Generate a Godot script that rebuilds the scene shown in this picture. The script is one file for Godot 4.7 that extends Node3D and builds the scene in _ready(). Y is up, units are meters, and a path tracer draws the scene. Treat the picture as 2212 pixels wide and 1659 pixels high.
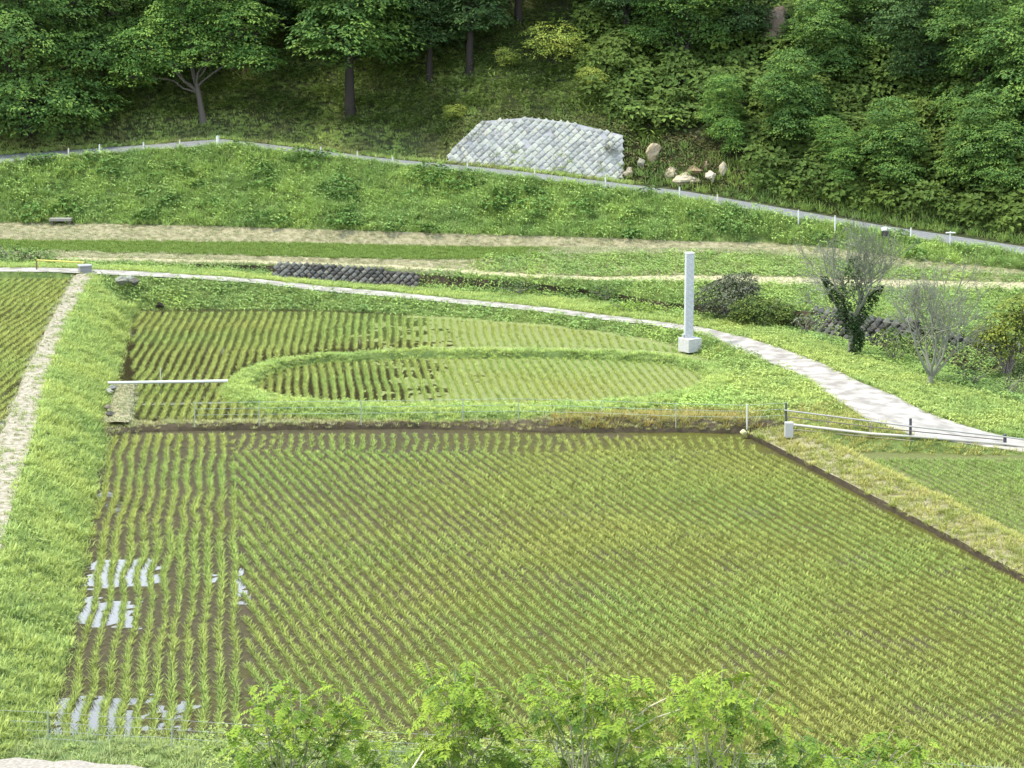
extends Node3D

# ---------------------------------------------------------------- survey helpers
const CAM_H := 14.6
const PITCH := 0.191986        # 11 degrees
const FOC := 4957.0            # focal length in units of a 2212-wide picture
var rng := RandomNumberGenerator.new()
var noise := FastNoiseLite.new()
var M := {}
var taken := {}

func ray(u: float, v: float) -> Vector3:
	var xc := (u - 1106.0) / FOC
	var yc := -(v - 829.5) / FOC
	return Vector3(xc, -sin(PITCH) + yc * cos(PITCH), -cos(PITCH) - yc * sin(PITCH))

func W(u: float, v: float, h: float) -> Vector3:      # where a sight line meets the level h
	var d := ray(u, v)
	return Vector3(0, CAM_H, 0) + d * ((h - CAM_H) / d.y)

func WZ(u: float, v: float, z: float) -> Vector3:     # where a sight line meets the distance z
	var d := ray(u, v)
	return Vector3(0, CAM_H, 0) + d * (-z / d.z)

func UV(p: Vector3) -> Vector2:                       # back to the survey picture
	var q := p - Vector3(0, CAM_H, 0)
	var f := -sin(PITCH) * q.y - cos(PITCH) * q.z
	var up := cos(PITCH) * q.y - sin(PITCH) * q.z
	if f < 0.1:
		return Vector2(-9999, -9999)
	return Vector2(1106.0 + FOC * q.x / f, 829.5 - FOC * up / f)

func seen(p: Vector3, m := 160.0) -> bool:
	var q := UV(p)
	return q.x > -m and q.x < 2212.0 + m and q.y > -m and q.y < 1659.0 + m

func rail(pts: Array) -> PackedVector3Array:
	var o := PackedVector3Array()
	for p in pts:
		o.append(W(p[0], p[1], p[2]))
	return o

# ---------------------------------------------------------------- naming
func numbered(n: String) -> String:
	if not taken.has(n):
		taken[n] = 0
		return n
	taken[n] += 1
	return "%s_%03d" % [n, taken[n]]

func struct(o: Node3D, called: String, label := "") -> Node3D:
	o.name = numbered(called)
	o.set_meta("kind", "structure")
	if label:
		o.set_meta("label", label)
	add_child(o, true)
	return o

func stuff(o: Node3D, called: String, label: String, category: String) -> Node3D:
	o.name = numbered(called)
	o.set_meta("kind", "stuff")
	o.set_meta("label", label)
	o.set_meta("category", category)
	add_child(o, true)
	return o

func thing(called: String, label: String, category: String, at := Vector3.ZERO, turn := 0.0, group := "") -> Node3D:
	var o := Node3D.new()
	o.name = numbered(called)
	o.position = at
	o.rotation.y = turn
	o.set_meta("label", label)
	o.set_meta("category", category)
	if group:
		o.set_meta("group", group)
	add_child(o, true)
	return o

func part(called: String, mesh: Mesh, mat: Material, parent: Node3D, at := Vector3.ZERO) -> MeshInstance3D:
	var o := MeshInstance3D.new()
	o.name = called
	o.mesh = mesh
	if mat:
		o.material_override = mat
	o.position = at
	parent.add_child(o, true)
	return o

# ---------------------------------------------------------------- mesh builder
class MB:
	var v := PackedVector3Array()
	var n := PackedVector3Array()
	var c := PackedColorArray()
	func tri(a: Vector3, b: Vector3, d: Vector3, col: Color) -> void:
		var nn := (d - a).cross(b - a).normalized()
		v.append(a); v.append(b); v.append(d)
		n.append(nn); n.append(nn); n.append(nn)
		c.append(col); c.append(col); c.append(col)
	func quad(a: Vector3, b: Vector3, d: Vector3, e: Vector3, col: Color) -> void:
		tri(a, b, d, col)
		tri(a, d, e, col)
	# a folded pointed leaf from p along dir
	func leaf(p: Vector3, dir: Vector3, up: Vector3, len_: float, wid: float, col: Color) -> void:
		var side := dir.cross(up).normalized() * wid * 0.5
		var u2 := side.cross(dir).normalized()
		var mid := p + dir * len_ * 0.45
		var tip := p + dir * len_ - up * len_ * 0.12
		var drop := u2 * wid * 0.16
		tri(p, mid + side + drop, tip, col)
		tri(p, tip, mid - side + drop, col)
	func blade(p: Vector3, dir: Vector3, len_: float, wid: float, bend: float, col: Color) -> void:
		var lat := Vector3(dir.z, 0, -dir.x)
		if lat.length() < 0.05:
			lat = Vector3(1, 0, 0)
		lat = lat.normalized() * wid * 0.5
		var out := Vector3(dir.x, 0, dir.z)
		var m := p + dir * len_ * 0.55
		var t := p + dir * len_ + out * bend * len_ - Vector3(0, bend * len_ * 0.35, 0)
		quad(p - lat, p + lat, m + lat * 0.8, m - lat * 0.8, col)
		tri(m - lat * 0.8, m + lat * 0.8, t, col)
	func tube(pts: PackedVector3Array, rad: PackedFloat32Array, sides: int, col: Color, cap := false) -> void:
		var rings := []
		for i in pts.size():
			var t: Vector3 = (pts[mini(i + 1, pts.size() - 1)] - pts[maxi(i - 1, 0)]).normalized()
			var ref := Vector3(0, 0, 1) if absf(t.z) < 0.9 else Vector3(1, 0, 0)
			var s := t.cross(ref).normalized()
			var w := s.cross(t).normalized()
			var ring := PackedVector3Array()
			for k in sides:
				var a := TAU * k / sides
				ring.append(pts[i] + (s * cos(a) + w * sin(a)) * rad[i])
			rings.append(ring)
		for i in pts.size() - 1:
			for k in sides:
				var k2 := (k + 1) % sides
				var a0: Vector3 = rings[i][k]
				var b0: Vector3 = rings[i][k2]
				var a1: Vector3 = rings[i + 1][k]
				var b1: Vector3 = rings[i + 1][k2]
				var na := (a0 - pts[i]).normalized()
				var nb := (b0 - pts[i]).normalized()
				var na1 := (a1 - pts[i + 1]).normalized()
				var nb1 := (b1 - pts[i + 1]).normalized()
				v.append(a0); v.append(b1); v.append(a1)
				n.append(na); n.append(nb1); n.append(na1)
				v.append(a0); v.append(b0); v.append(b1)
				n.append(na); n.append(nb); n.append(nb1)
				for q in 6:
					c.append(col)
		if cap:
			for e in [0, pts.size() - 1]:
				for k in sides:
					if e == 0:
						tri(pts[e], rings[e][k], rings[e][(k + 1) % sides], col)
					else:
						tri(pts[e], rings[e][(k + 1) % sides], rings[e][k], col)
	# box with chamfered vertical and top edges
	func cbox(c0: Vector3, half: Vector3, ch: float, col: Color, basis := Basis.IDENTITY) -> void:
		var lay := [[-half.y, 0.0], [half.y - ch, 0.0], [half.y, ch]]
		var rings := []
		for l in lay:
			var hx: float = half.x - l[1]
			var hz: float = half.z - l[1]
			var r := PackedVector3Array()
			for q in [[hx - ch, hz], [hx, hz - ch], [hx, -hz + ch], [hx - ch, -hz], [-hx + ch, -hz], [-hx, -hz + ch], [-hx, hz - ch], [-hx + ch, hz]]:
				r.append(c0 + basis * Vector3(q[0], l[0], q[1]))
			rings.append(r)
		for i in 2:
			for k in 8:
				var k2 := (k + 1) % 8
				quad(rings[i][k], rings[i][k2], rings[i + 1][k2], rings[i + 1][k], col)
		for k in range(1, 7):
			tri(rings[2][0], rings[2][k], rings[2][k + 1], col)
			tri(rings[0][0], rings[0][k + 1], rings[0][k], col)
	func mesh() -> ArrayMesh:
		var a := []
		a.resize(Mesh.ARRAY_MAX)
		a[Mesh.ARRAY_VERTEX] = v
		a[Mesh.ARRAY_NORMAL] = n
		a[Mesh.ARRAY_COLOR] = c
		var m := ArrayMesh.new()
		m.add_surface_from_arrays(Mesh.PRIMITIVE_TRIANGLES, a)
		return m

# ---------------------------------------------------------------- materials
func ntex(seed_: int, freq: float, lo: Color, hi: Color, oct := 4, size := 512) -> NoiseTexture2D:
	var f := FastNoiseLite.new()
	f.seed = seed_
	f.frequency = freq
	f.fractal_octaves = oct
	var t := NoiseTexture2D.new()
	t.width = size
	t.height = size
	t.seamless = true
	t.noise = f
	var g := Gradient.new()
	g.set_color(0, lo.linear_to_srgb())
	g.set_color(1, hi.linear_to_srgb())
	g.set_offset(0, 0.2)
	g.set_offset(1, 0.8)
	t.color_ramp = g
	return t

func ground_mat(seed_: int, lo: Color, hi: Color, scale_: float, rough := 0.95, fine := 0.55, use_vc := false) -> StandardMaterial3D:
	var m := StandardMaterial3D.new()
	m.albedo_texture = ntex(seed_, 0.02, lo, hi)
	m.uv1_triplanar = true
	m.uv1_world_triplanar = true
	m.uv1_scale = Vector3.ONE * scale_
	m.roughness = rough
	m.metallic_specular = 0.25
	m.detail_enabled = true
	m.detail_blend_mode = BaseMaterial3D.BLEND_MODE_MUL
	m.detail_albedo = ntex(seed_ + 50, 0.06, Color(fine, fine, fine), Color(1, 1, 1), 5)
	m.detail_uv_layer = BaseMaterial3D.DETAIL_UV_2
	m.uv2_triplanar = true
	m.uv2_world_triplanar = true
	m.uv2_scale = Vector3.ONE * scale_ * 5.3
	m.vertex_color_use_as_albedo = use_vc
	return m

func leaf_mat(back: Color, rough := 0.6, spec := 0.3) -> StandardMaterial3D:
	var m := StandardMaterial3D.new()
	m.vertex_color_use_as_albedo = true
	m.roughness = rough
	m.metallic_specular = spec
	m.cull_mode = BaseMaterial3D.CULL_DISABLED
	m.backlight_enabled = true
	m.backlight = back
	return m

func plain(col: Color, rough := 0.8, spec := 0.3) -> StandardMaterial3D:
	var m := StandardMaterial3D.new()
	m.albedo_color = col.linear_to_srgb()
	m.roughness = rough
	m.metallic_specular = spec
	return m

func vmat(rough := 0.85, spec := 0.25) -> StandardMaterial3D:
	var m := StandardMaterial3D.new()
	m.vertex_color_use_as_albedo = true
	m.roughness = rough
	m.metallic_specular = spec
	return m

# ---------------------------------------------------------------- terrain strips
func resample(p: PackedVector3Array, n: int) -> PackedVector3Array:
	var acc := PackedFloat32Array([0.0])
	for i in range(1, p.size()):
		acc.append(acc[i - 1] + p[i].distance_to(p[i - 1]))
	var o := PackedVector3Array()
	var j := 0
	for i in n:
		var s := acc[acc.size() - 1] * i / float(n - 1)
		while j < p.size() - 2 and acc[j + 1] < s:
			j += 1
		var t := (s - acc[j]) / maxf(acc[j + 1] - acc[j], 1e-6)
		o.append(p[j].lerp(p[j + 1], clampf(t, 0, 1)))
	return o

# a grid of points between rails (each a polyline); rough = bumps between the rails
func loft(rails: Array, n: int, rows: int, rough: float, freq := 0.5, edge := 0.0) -> Array:
	var rs := []
	for r in rails:
		rs.append(resample(r, n))
	var g := []
	for k in rs.size() - 1:
		for j in rows + (1 if k == rs.size() - 2 else 0):
			var t := float(j) / rows
			var row := PackedVector3Array()
			for i in n:
				var p: Vector3 = rs[k][i].lerp(rs[k + 1][i], t)
				var e := 1.0
				if (k == 0 and j == 0) or (k == rs.size() - 2 and j == rows):
					e = edge
				p.y += noise.get_noise_2d(p.x * freq * 100.0, p.z * freq * 100.0) * rough * e
				p.x += noise.get_noise_2d(p.z * freq * 130.0 + 900.0, p.x * freq * 130.0) * rough * e * 0.7
				row.append(p)
			g.append(row)
	return g

func grid_mesh(g: Array) -> ArrayMesh:
	var rows := g.size()
	var n: int = g[0].size()
	var st := SurfaceTool.new()
	st.begin(Mesh.PRIMITIVE_TRIANGLES)
	st.set_smooth_group(0)
	for r in g:
		for p in r:
			st.add_vertex(p)
	for j in rows - 1:
		for i in n - 1:
			var a := j * n + i
			st.add_index(a); st.add_index(a + n); st.add_index(a + 1)
			st.add_index(a + 1); st.add_index(a + n); st.add_index(a + n + 1)
	st.generate_normals()
	return st.commit()

func land(called: String, label: String, g: Array, mat: Material) -> void:
	var o := MeshInstance3D.new()
	o.mesh = grid_mesh(g)
	o.material_override = mat
	struct(o, called, label)

# copies of a tuft over a grid; density per square metre
func scatter(g: Array, density: float, tint: Callable, smin: float, smax: float, lift := 0.0, keep = null, margin := 160.0) -> Array:
	var out := []
	for j in g.size() - 1:
		for i in g[0].size() - 1:
			var a: Vector3 = g[j][i]
			var b: Vector3 = g[j][i + 1]
			var c: Vector3 = g[j + 1][i]
			var d: Vector3 = g[j + 1][i + 1]
			if not seen((a + d) * 0.5, margin + 100.0):
				continue
			var area := 0.5 * ((b - a).cross(c - a).length() + (b - d).cross(c - d).length())
			var cnt := int(area * density + rng.randf())
			for q in cnt:
				var s := rng.randf()
				var t := rng.randf()
				var p := a.lerp(b, s).lerp(c.lerp(d, s), t)
				if not seen(p, margin):
					continue
				if keep != null and not keep.call(p):
					continue
				var sc := rng.randf_range(smin, smax)
				var bas := Basis(Vector3.UP, rng.randf() * TAU) * Basis(Vector3.RIGHT, rng.randf_range(-0.25, 0.25))
				p.y += rng.randf() * lift
				p.x += rng.randfn() * 0.06
				p.z += rng.randfn() * 0.08 + noise.get_noise_2d(p.x * 70.0, j * 9.0) * 0.3
				out.append([Transform3D(bas.scaled(Vector3.ONE * sc), p), tint.call(p)])
	return out

func copies(list: Array, mesh: Mesh, mat: Material) -> MultiMeshInstance3D:
	var mm := MultiMesh.new()
	mm.transform_format = MultiMesh.TRANSFORM_3D
	mm.use_colors = true
	mm.mesh = mesh
	mm.instance_count = list.size()
	for i in list.size():
		mm.set_instance_transform(i, list[i][0])
		mm.set_instance_color(i, list[i][1])
	var o := MultiMeshInstance3D.new()
	o.multimesh = mm
	o.material_override = mat
	return o

func sow(list: Array, mesh: Mesh, mat: Material, called: String, label: String, category: String) -> void:
	if list.size() > 0:
		stuff(copies(list, mesh, mat), called, label, category)

# ---------------------------------------------------------------- plant meshes
const WHITE := Color(1, 1, 1)
func shade(k := 0.18) -> Color:
	var s := rng.randf_range(1.0 - k, 1.0)
	return Color(s * rng.randf_range(0.9, 1.0), s, s * rng.randf_range(0.85, 1.0))

func tuft(blades: int, hgt: float, spread: float, wid: float, bend: float) -> ArrayMesh:
	var b := MB.new()
	for i in blades:
		var a := rng.randf() * TAU
		var lean := rng.randf_range(0.15, 1.25)
		var p := Vector3(cos(a), 0, sin(a)) * rng.randf() * spread
		var d := Vector3(cos(a) * lean, 1, sin(a) * lean).normalized()
		b.blade(p, d, hgt * rng.randf_range(0.6, 1.1), wid, bend * rng.randf(), shade(0.3))
	return b.mesh()

func weed(leaves: int, r: float, hgt: float, len_: float, wid: float) -> ArrayMesh:
	var b := MB.new()
	for i in leaves:
		var a := rng.randf() * TAU
		var q := sqrt(rng.randf())
		var p := Vector3(cos(a) * r * q, hgt * (1.0 - 0.7 * q * q) * rng.randf_range(0.5, 1.0), sin(a) * r * q)
		var a2 := a + rng.randf_range(-1.2, 1.2)
		var d := Vector3(cos(a2), rng.randf_range(-0.45, 0.35), sin(a2)).normalized()
		b.leaf(p, d, Vector3.UP, len_ * rng.randf_range(0.7, 1.2), wid * rng.randf_range(0.8, 1.2), shade(0.3))
	return b.mesh()

# crown of leaf sprays over lobes: [centre, radii]
func crown(lobes: Array, sprays_per_m2: float, leaves: int, len_: float, wid: float, pal: Array, droop := 0.25) -> ArrayMesh:
	var b := MB.new()
	for L in lobes:
		var c0: Vector3 = L[0]
		var r: Vector3 = L[1]
		var area := 12.6 * pow((pow(r.x * r.y, 1.6) + pow(r.x * r.z, 1.6) + pow(r.y * r.z, 1.6)) / 3.0, 1.0 / 1.6)
		for q in int(area * sprays_per_m2):
			var d := Vector3(rng.randfn(), rng.randfn(), rng.randfn()).normalized()
			if d.y < -0.55 and rng.randf() < 0.6:
				continue
			var bump := 1.0 + 0.28 * noise.get_noise_3d(d.x * 160 + c0.x * 40, d.y * 160, d.z * 160 + c0.z * 40)
			var k := bump * (rng.randf_range(0.8, 1.0) if rng.randf() < 0.75 else rng.randf_range(0.35, 0.8))
			var p := c0 + d * r * k
			var col: Color = pal[rng.randi() % pal.size()]
			var outward := Vector3(d.x, 0, d.z)
			if outward.length() < 0.1:
				outward = Vector3(rng.randfn(), 0, rng.randfn())
			outward = outward.normalized()
			var tiltv := (Vector3.UP + outward * rng.randf_range(0.0, 0.7)).normalized()
			var rad := len_ * rng.randf_range(1.4, 3.0)
			for i in leaves:
				var a := rng.randf() * TAU
				var e := Vector3(cos(a), 0, sin(a))
				e = (e - tiltv * e.dot(tiltv)).normalized()
				var off := e * rad * sqrt(rng.randf())
				off.y -= droop * off.length() * rng.randf()
				var dir := (e + outward * 0.6 + Vector3(0, rng.randf_range(-0.6, 0.2), 0)).normalized()
				var up := (tiltv + Vector3(rng.randfn(), rng.randfn(), rng.randfn()) * 0.25).normalized()
				var s := rng.randf_range(0.75, 1.2)
				b.leaf(p + off, dir, up, len_ * s, wid * s, col * shade(0.25))
	return b.mesh()

func limb(b: MB, from: Vector3, to: Vector3, r0: float, r1: float, wig: float, col: Color, sides := 7) -> void:
	var pts := PackedVector3Array()
	var rad := PackedFloat32Array()
	var n := 7
	for i in n:
		var t := i / float(n - 1)
		var p := from.lerp(to, t)
		p += Vector3(rng.randfn(), rng.randfn() * 0.3, rng.randfn()) * wig * sin(t * PI)
		p.y += sin(t * PI) * wig * 0.6
		pts.append(p)
		rad.append(lerpf(r0, r1, t))
	b.tube(pts, rad, sides, col)

# trunk that forks towards the lobes
func trunk_mesh(height: float, r: float, lobes: Array, col: Color, lean := Vector3.ZERO) -> ArrayMesh:
	var b := MB.new()
	var fork := Vector3(0, height, 0) + lean
	var pts := PackedVector3Array([Vector3(0, -0.4, 0), Vector3(0, 0.05, 0), Vector3(0, height * 0.35, 0) + lean * 0.25 + Vector3(rng.randfn(), 0, rng.randfn()) * r * 0.3, Vector3(0, height * 0.7, 0) + lean * 0.65, fork])
	b.tube(pts, PackedFloat32Array([r * 1.7, r * 1.3, r, r * 0.9, r * 0.8]), 9, col)
	for L in lobes:
		var c0: Vector3 = L[0]
		var start := fork - Vector3(0, rng.randf_range(0.0, height * 0.25), 0)
		limb(b, start, c0, r * 0.42, r * 0.1, 0.32, col)
		for k in 4:
			var d := Vector3(rng.randfn(), rng.randfn() * 0.6 + 0.2, rng.randfn()).normalized()
			limb(b, start.lerp(c0, rng.randf_range(0.6, 1.0)), c0 + d * L[1] * 0.85, r * 0.18, r * 0.05, 0.15, col, 4)
	return b.mesh()

func tree(called: String, label: String, at: Vector3, turn: float, scale_: float, kind: Array, mats: Array, group := "") -> Node3D:
	var o := thing(called, label, "tree", at, turn, group)
	o.scale = Vector3.ONE * scale_
	part("trunk", kind[0], mats[0], o)
	part("crown", kind[1], mats[1], o)
	return o

# leafless crown: repeated forks
func twigs(b: MB, p: Vector3, d: Vector3, len_: float, r: float, depth: int, col: Color, up_pull: float) -> void:
	var n := 4
	var pts := PackedVector3Array([p])
	var rad := PackedFloat32Array([r])
	var q := p
	var dir := d
	for i in n:
		dir = (dir + Vector3(rng.randfn(), rng.randfn(), rng.randfn()) * 0.2 + Vector3.UP * up_pull).normalized()
		q += dir * len_ / n
		pts.append(q)
		rad.append(lerpf(r, r * 0.62, (i + 1.0) / n))
	b.tube(pts, rad, 6 if r > 0.03 else 3, col)
	if depth == 0:
		return
	var kids := 4 if depth == 2 or depth == 1 else 3
	for k in kids:
		var t := rng.randf_range(0.45, 1.0) if k > 0 else 1.0
		var at: Vector3 = pts[clampi(int(t * n), 1, n)]
		var side := Vector3(rng.randfn(), rng.randfn() * 0.5, rng.randfn()).normalized()
		var nd := (dir + side * rng.randf_range(0.45, 0.8)).normalized()
		twigs(b, at, nd, len_ * rng.randf_range(0.62, 0.85), maxf(r * 0.58, 0.007), depth - 1, col, up_pull)

func rock_mesh(size: Vector3, col: Color, seed_: int) -> ArrayMesh:
	var s := SphereMesh.new()
	s.radial_segments = 18
	s.rings = 10
	var arr := s.get_mesh_arrays()
	var vs: PackedVector3Array = arr[Mesh.ARRAY_VERTEX]
	var ix: PackedInt32Array = arr[Mesh.ARRAY_INDEX]
	var b := MB.new()
	var q := PackedVector3Array()
	for p in vs:
		var d := p.normalized()
		# planar facets: cut the ball with a few fixed planes
		var k := 1.0
		for f in 9:
			var nn := Vector3(sin(f * 2.4 + seed_), cos(f * 1.7 + seed_ * 0.7), sin(f * 3.1 + seed_ * 1.3)).normalized()
			var dd := d.dot(nn)
			if dd > 0.3:
				k = minf(k, 0.62 / dd)
		k += noise.get_noise_3d(d.x * 120 + seed_ * 50, d.y * 120, d.z * 120) * 0.22 + noise.get_noise_3d(d.x * 420 + seed_ * 50, d.y * 420, d.z * 420) * 0.08
		q.append(d * k * size)
	for i in range(0, ix.size(), 3):
		b.tri(q[ix[i]], q[ix[i + 1]], q[ix[i + 2]], col * shade(0.1))
	return b.mesh()

# ---------------------------------------------------------------- stone walls
func stone_variants(n: int, w: float, h: float, deep: float, cols: Array) -> Array:
	var out := []
	for k in n:
		var b := MB.new()
		var cr := []
		for q in [Vector2(0, h * 0.5), Vector2(w * 0.5, 0), Vector2(0, -h * 0.5), Vector2(-w * 0.5, 0)]:
			var inset := 0.93 + rng.randf_range(-0.05, 0.03)
			cr.append(q * inset + Vector2(rng.randfn(), rng.randfn()) * w * 0.055)
		var col: Color = cols[k % cols.size()]
		var f := []
		for q in cr:
			f.append(Vector3(q.x * 0.72, q.y * 0.72, deep * rng.randf_range(0.75, 1.0)))
		var mid := Vector3(rng.randfn() * 0.01, rng.randfn() * 0.01, deep * rng.randf_range(1.0, 1.3))
		for i in 4:
			var i2 := (i + 1) % 4
			var a := Vector3(cr[i].x, cr[i].y, -0.05)
			var a2 := Vector3(cr[i2].x, cr[i2].y, -0.05)
			var am := Vector3(cr[i].x, cr[i].y, deep * 0.45)
			var am2 := Vector3(cr[i2].x, cr[i2].y, deep * 0.45)
			b.quad(a, am, am2, a2, col)
			b.quad(am, f[i], f[i2], am2, col * shade(0.08))
			b.tri(f[i], mid, f[i2], col * shade(0.08))
		out.append(b.mesh())
	return out

# bottom and top are polylines with as many points; stones laid on edge
func stone_wall(called: String, label: String, bottom: PackedVector3Array, top: PackedVector3Array, w: float, h: float, cols: Array, mortar: Color, skip := 0.02, deep := 0.09, over := 0.22) -> Node3D:
	var origin := bottom[0]
	var o := thing(called, label, "wall", origin)
	var nb := resample(bottom, 40)
	var nt := PackedVector3Array()
	# top resampled at the same fractions of the bottom's length
	var rb := resample(bottom, bottom.size())
	for i in 40:
		nt.append(Vector3.ZERO)
	var acc := PackedFloat32Array([0.0])
	for i in range(1, bottom.size()):
		acc.append(acc[i - 1] + bottom[i].distance_to(bottom[i - 1]))
	var total := acc[acc.size() - 1]
	for i in 40:
		var s := total * i / 39.0
		var j := 0
		while j < bottom.size() - 2 and acc[j + 1] < s:
			j += 1
		var t := clampf((s - acc[j]) / (acc[j + 1] - acc[j]), 0, 1)
		nt[i] = top[j].lerp(top[j + 1], t)
	var b := MB.new()
	for i in 39:
		var back := Vector3(0, -0.05, -0.5)
		b.quad(nb[i] - origin, nt[i] - origin, nt[i + 1] - origin, nb[i + 1] - origin, mortar)
		b.quad(nt[i] - origin, nt[i] + back - origin, nt[i + 1] + back - origin, nt[i + 1] - origin, mortar)
	part("wall_body", b.mesh(), M.mortar, o)
	var vs := stone_variants(8, w, h, deep, cols)
	var rowsn := 0
	var j := 0
	var y := 0.0
	while y < 6.0:
		var s := (w * 0.5 if j % 2 == 1 else 0.0)
		var any := false
		while s <= total:
			var fi := s / total * 39.0
			var i0 := clampi(int(fi), 0, 38)
			var pb := nb[i0].lerp(nb[i0 + 1], fi - i0)
			var pt := nt[i0].lerp(nt[i0 + 1], fi - i0)
			var hh := pb.distance_to(pt)
			if y <= hh + h * over:
				any = true
				if rng.randf() > skip:
					var tang := (nb[i0 + 1] - nb[i0]).normalized()
					var upv := (pt - pb).normalized()
					if hh < 0.2:
						upv = Vector3(0, 1, -0.2).normalized()
					var nn := tang.cross(upv).normalized()
					upv = nn.cross(tang).normalized()
					var st := part("stone", vs[rng.randi() % 8], M.stone, o)
					var bs := Basis(tang, upv, nn) * Basis(Vector3(0, 0, 1), rng.randfn() * 0.12)
					st.transform = Transform3D(bs.scaled(Vector3.ONE * rng.randf_range(0.93, 1.03)), pb.lerp(pt, y / maxf(hh, 0.05)) - origin + nn * rng.randf_range(-0.01, 0.025))
			s += w
		if not any:
			break
		y += h * 0.5
		j += 1
	return o

# ---------------------------------------------------------------- rice
func rice(poly: PackedVector2Array, o: Vector2, az: float, sp: float, step: float, h: float, wob: float, col: Color, smin: float, smax: float, gap: float) -> Array:
	var d := Vector2(az, -1.0).normalized()
	var n := Vector2(-d.y, d.x)
	var out := []
	var kmin := 1e9
	var kmax := -1e9
	var smn := 1e9
	var smx := -1e9
	for p in poly:
		kmin = minf(kmin, (p - o).dot(n)); kmax = maxf(kmax, (p - o).dot(n))
		smn = minf(smn, (p - o).dot(d)); smx = maxf(smx, (p - o).dot(d))
	for k in range(floori(kmin / sp), ceili(kmax / sp) + 1):
		var s := smn
		while s < smx:
			s += step * rng.randf_range(0.85, 1.15)
			var wv := noise.get_noise_2d(s * 22.0, floorf(k / 4.0) * 37.0) * wob + noise.get_noise_2d(s * 50.0, k * 91.0) * wob * 0.2
			var p := o + n * (k * sp + wv + rng.randfn() * 0.012) + d * s
			if not Geometry2D.is_point_in_polygon(p, poly):
				continue
			if rng.randf() < gap + maxf(0.0, noise.get_noise_2d(p.x * 30.0, p.y * 30.0 + 500.0) - 0.5):
				continue
			var q := Vector3(p.x, h, p.y)
			if not seen(q, 120.0):
				continue
			var vig := 1.06 + 0.34 * noise.get_noise_2d(p.x * 14.0 + 300.0, p.y * 14.0)
			var sc := rng.randf_range(smin, smax) * vig
			var tn := rng.randf_range(0.78, 1.15)
			var yel := 1.0 + 0.2 * noise.get_noise_2d(p.x * 9.0, p.y * 9.0 - 200.0)
			out.append([Transform3D(Basis(Vector3.UP, rng.randf() * TAU).scaled(Vector3(sc, sc, sc)), q), Color(col.r * tn * yel, col.g * tn, col.b * tn)])
	return out

func flat(pts: Array, h: float) -> PackedVector2Array:
	var o := PackedVector2Array()
	for p in pts:
		var w := W(p[0], p[1], h)
		o.append(Vector2(w.x, w.z))
	return o

# ---------------------------------------------------------------- the hill behind the upper road
var E2u := [[-500, 352, 4.04], [-200, 345, 4.16], [0, 335, 4.24], [150, 324, 4.44], [300, 314, 4.69], [400, 306, 4.89], [480, 300, 4.99], [600, 314, 4.74], [850, 344, 4.24], [1100, 367, 3.94], [1300, 391, 3.54], [1480, 413, 3.24], [1700, 451, 2.74], [1900, 486, 2.24], [2050, 508, 2.09], [2212, 533, 1.94], [2450, 570, 1.78], [2800, 620, 1.54]]
var KU := [[-500, 0.5], [900, 0.5], [965, 0.6], [1000, 1.35], [1075, 2.05], [1200, 2.15], [1345, 2.0], [1375, 1.4], [1500, 1.2], [1650, 1.0], [2800, 0.9]]
func lut(t: Array, u: float, c: int) -> float:
	for i in t.size() - 1:
		if u <= t[i + 1][0]:
			return lerpf(t[i][c], t[i + 1][c], clampf((u - t[i][0]) / float(t[i + 1][0] - t[i][0]), 0, 1))
	return t[t.size() - 1][c]
func hill(u: float, dz: float) -> Vector3:
	var p := W(u, lut(E2u, u, 1), lut(E2u, u, 2))
	var y := 0.06 * minf(dz / 0.8, 1.0)
	var k := lut(KU, u, 1)
	y += (k - 0.06) * clampf((dz - 0.8) / 1.0, 0, 1)
	y += 0.6 * clampf(dz - 1.8, 0, 13) + 0.12 * maxf(dz - 14.8, 0)
	return Vector3(p.x * (-p.z + dz) / -p.z, p.y + y, p.z - dz)

# ================================================================ build
func _ready() -> void:
	rng.seed = 20240611
	noise.seed = 7
	noise.frequency = 0.01
	# camera
	var cam := Camera3D.new()
	cam.name = "camera"
	cam.position = Vector3(0, CAM_H, 0)
	cam.rotation.x = -PITCH
	cam.fov = rad_to_deg(2.0 * atan(829.5 / FOC))
	cam.near = 0.5
	cam.far = 900.0
	add_child(cam)
	cam.current = true
	# sky and light
	var sky_m := ProceduralSkyMaterial.new()
	sky_m.sky_top_color = Color(0.66, 0.73, 0.82)
	sky_m.sky_horizon_color = Color(0.93, 0.95, 0.97)
	sky_m.sky_curve = 0.25
	sky_m.ground_bottom_color = Color(0.35, 0.4, 0.3)
	sky_m.ground_horizon_color = Color(0.7, 0.74, 0.7)
	sky_m.sun_angle_max = 1.0
	var sky := Sky.new()
	sky.sky_material = sky_m
	var env := Environment.new()
	env.background_mode = Environment.BG_SKY
	env.sky = sky
	env.tonemap_mode = Environment.TONE_MAPPER_LINEAR
	env.tonemap_exposure = 4.6
	env.sdfgi_enabled = true
	env.ssao_enabled = true
	env.ssil_enabled = true
	var we := WorldEnvironment.new()
	we.name = "world_environment"
	we.environment = env
	add_child(we)
	var sun := DirectionalLight3D.new()
	sun.name = "sun"
	sun.light_energy = 0.5
	sun.light_color = Color(1.0, 0.965, 0.9)
	sun.light_angular_distance = 10.0
	sun.shadow_enabled = true
	add_child(sun)
	sun.look_at_from_position(Vector3(-50, 92, 2), Vector3.ZERO, Vector3.UP)

	make_materials()
	build_land()
	build_hill()
	build_walls()
	build_rice()
	build_trees()
	build_furniture()
	build_foreground()

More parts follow.
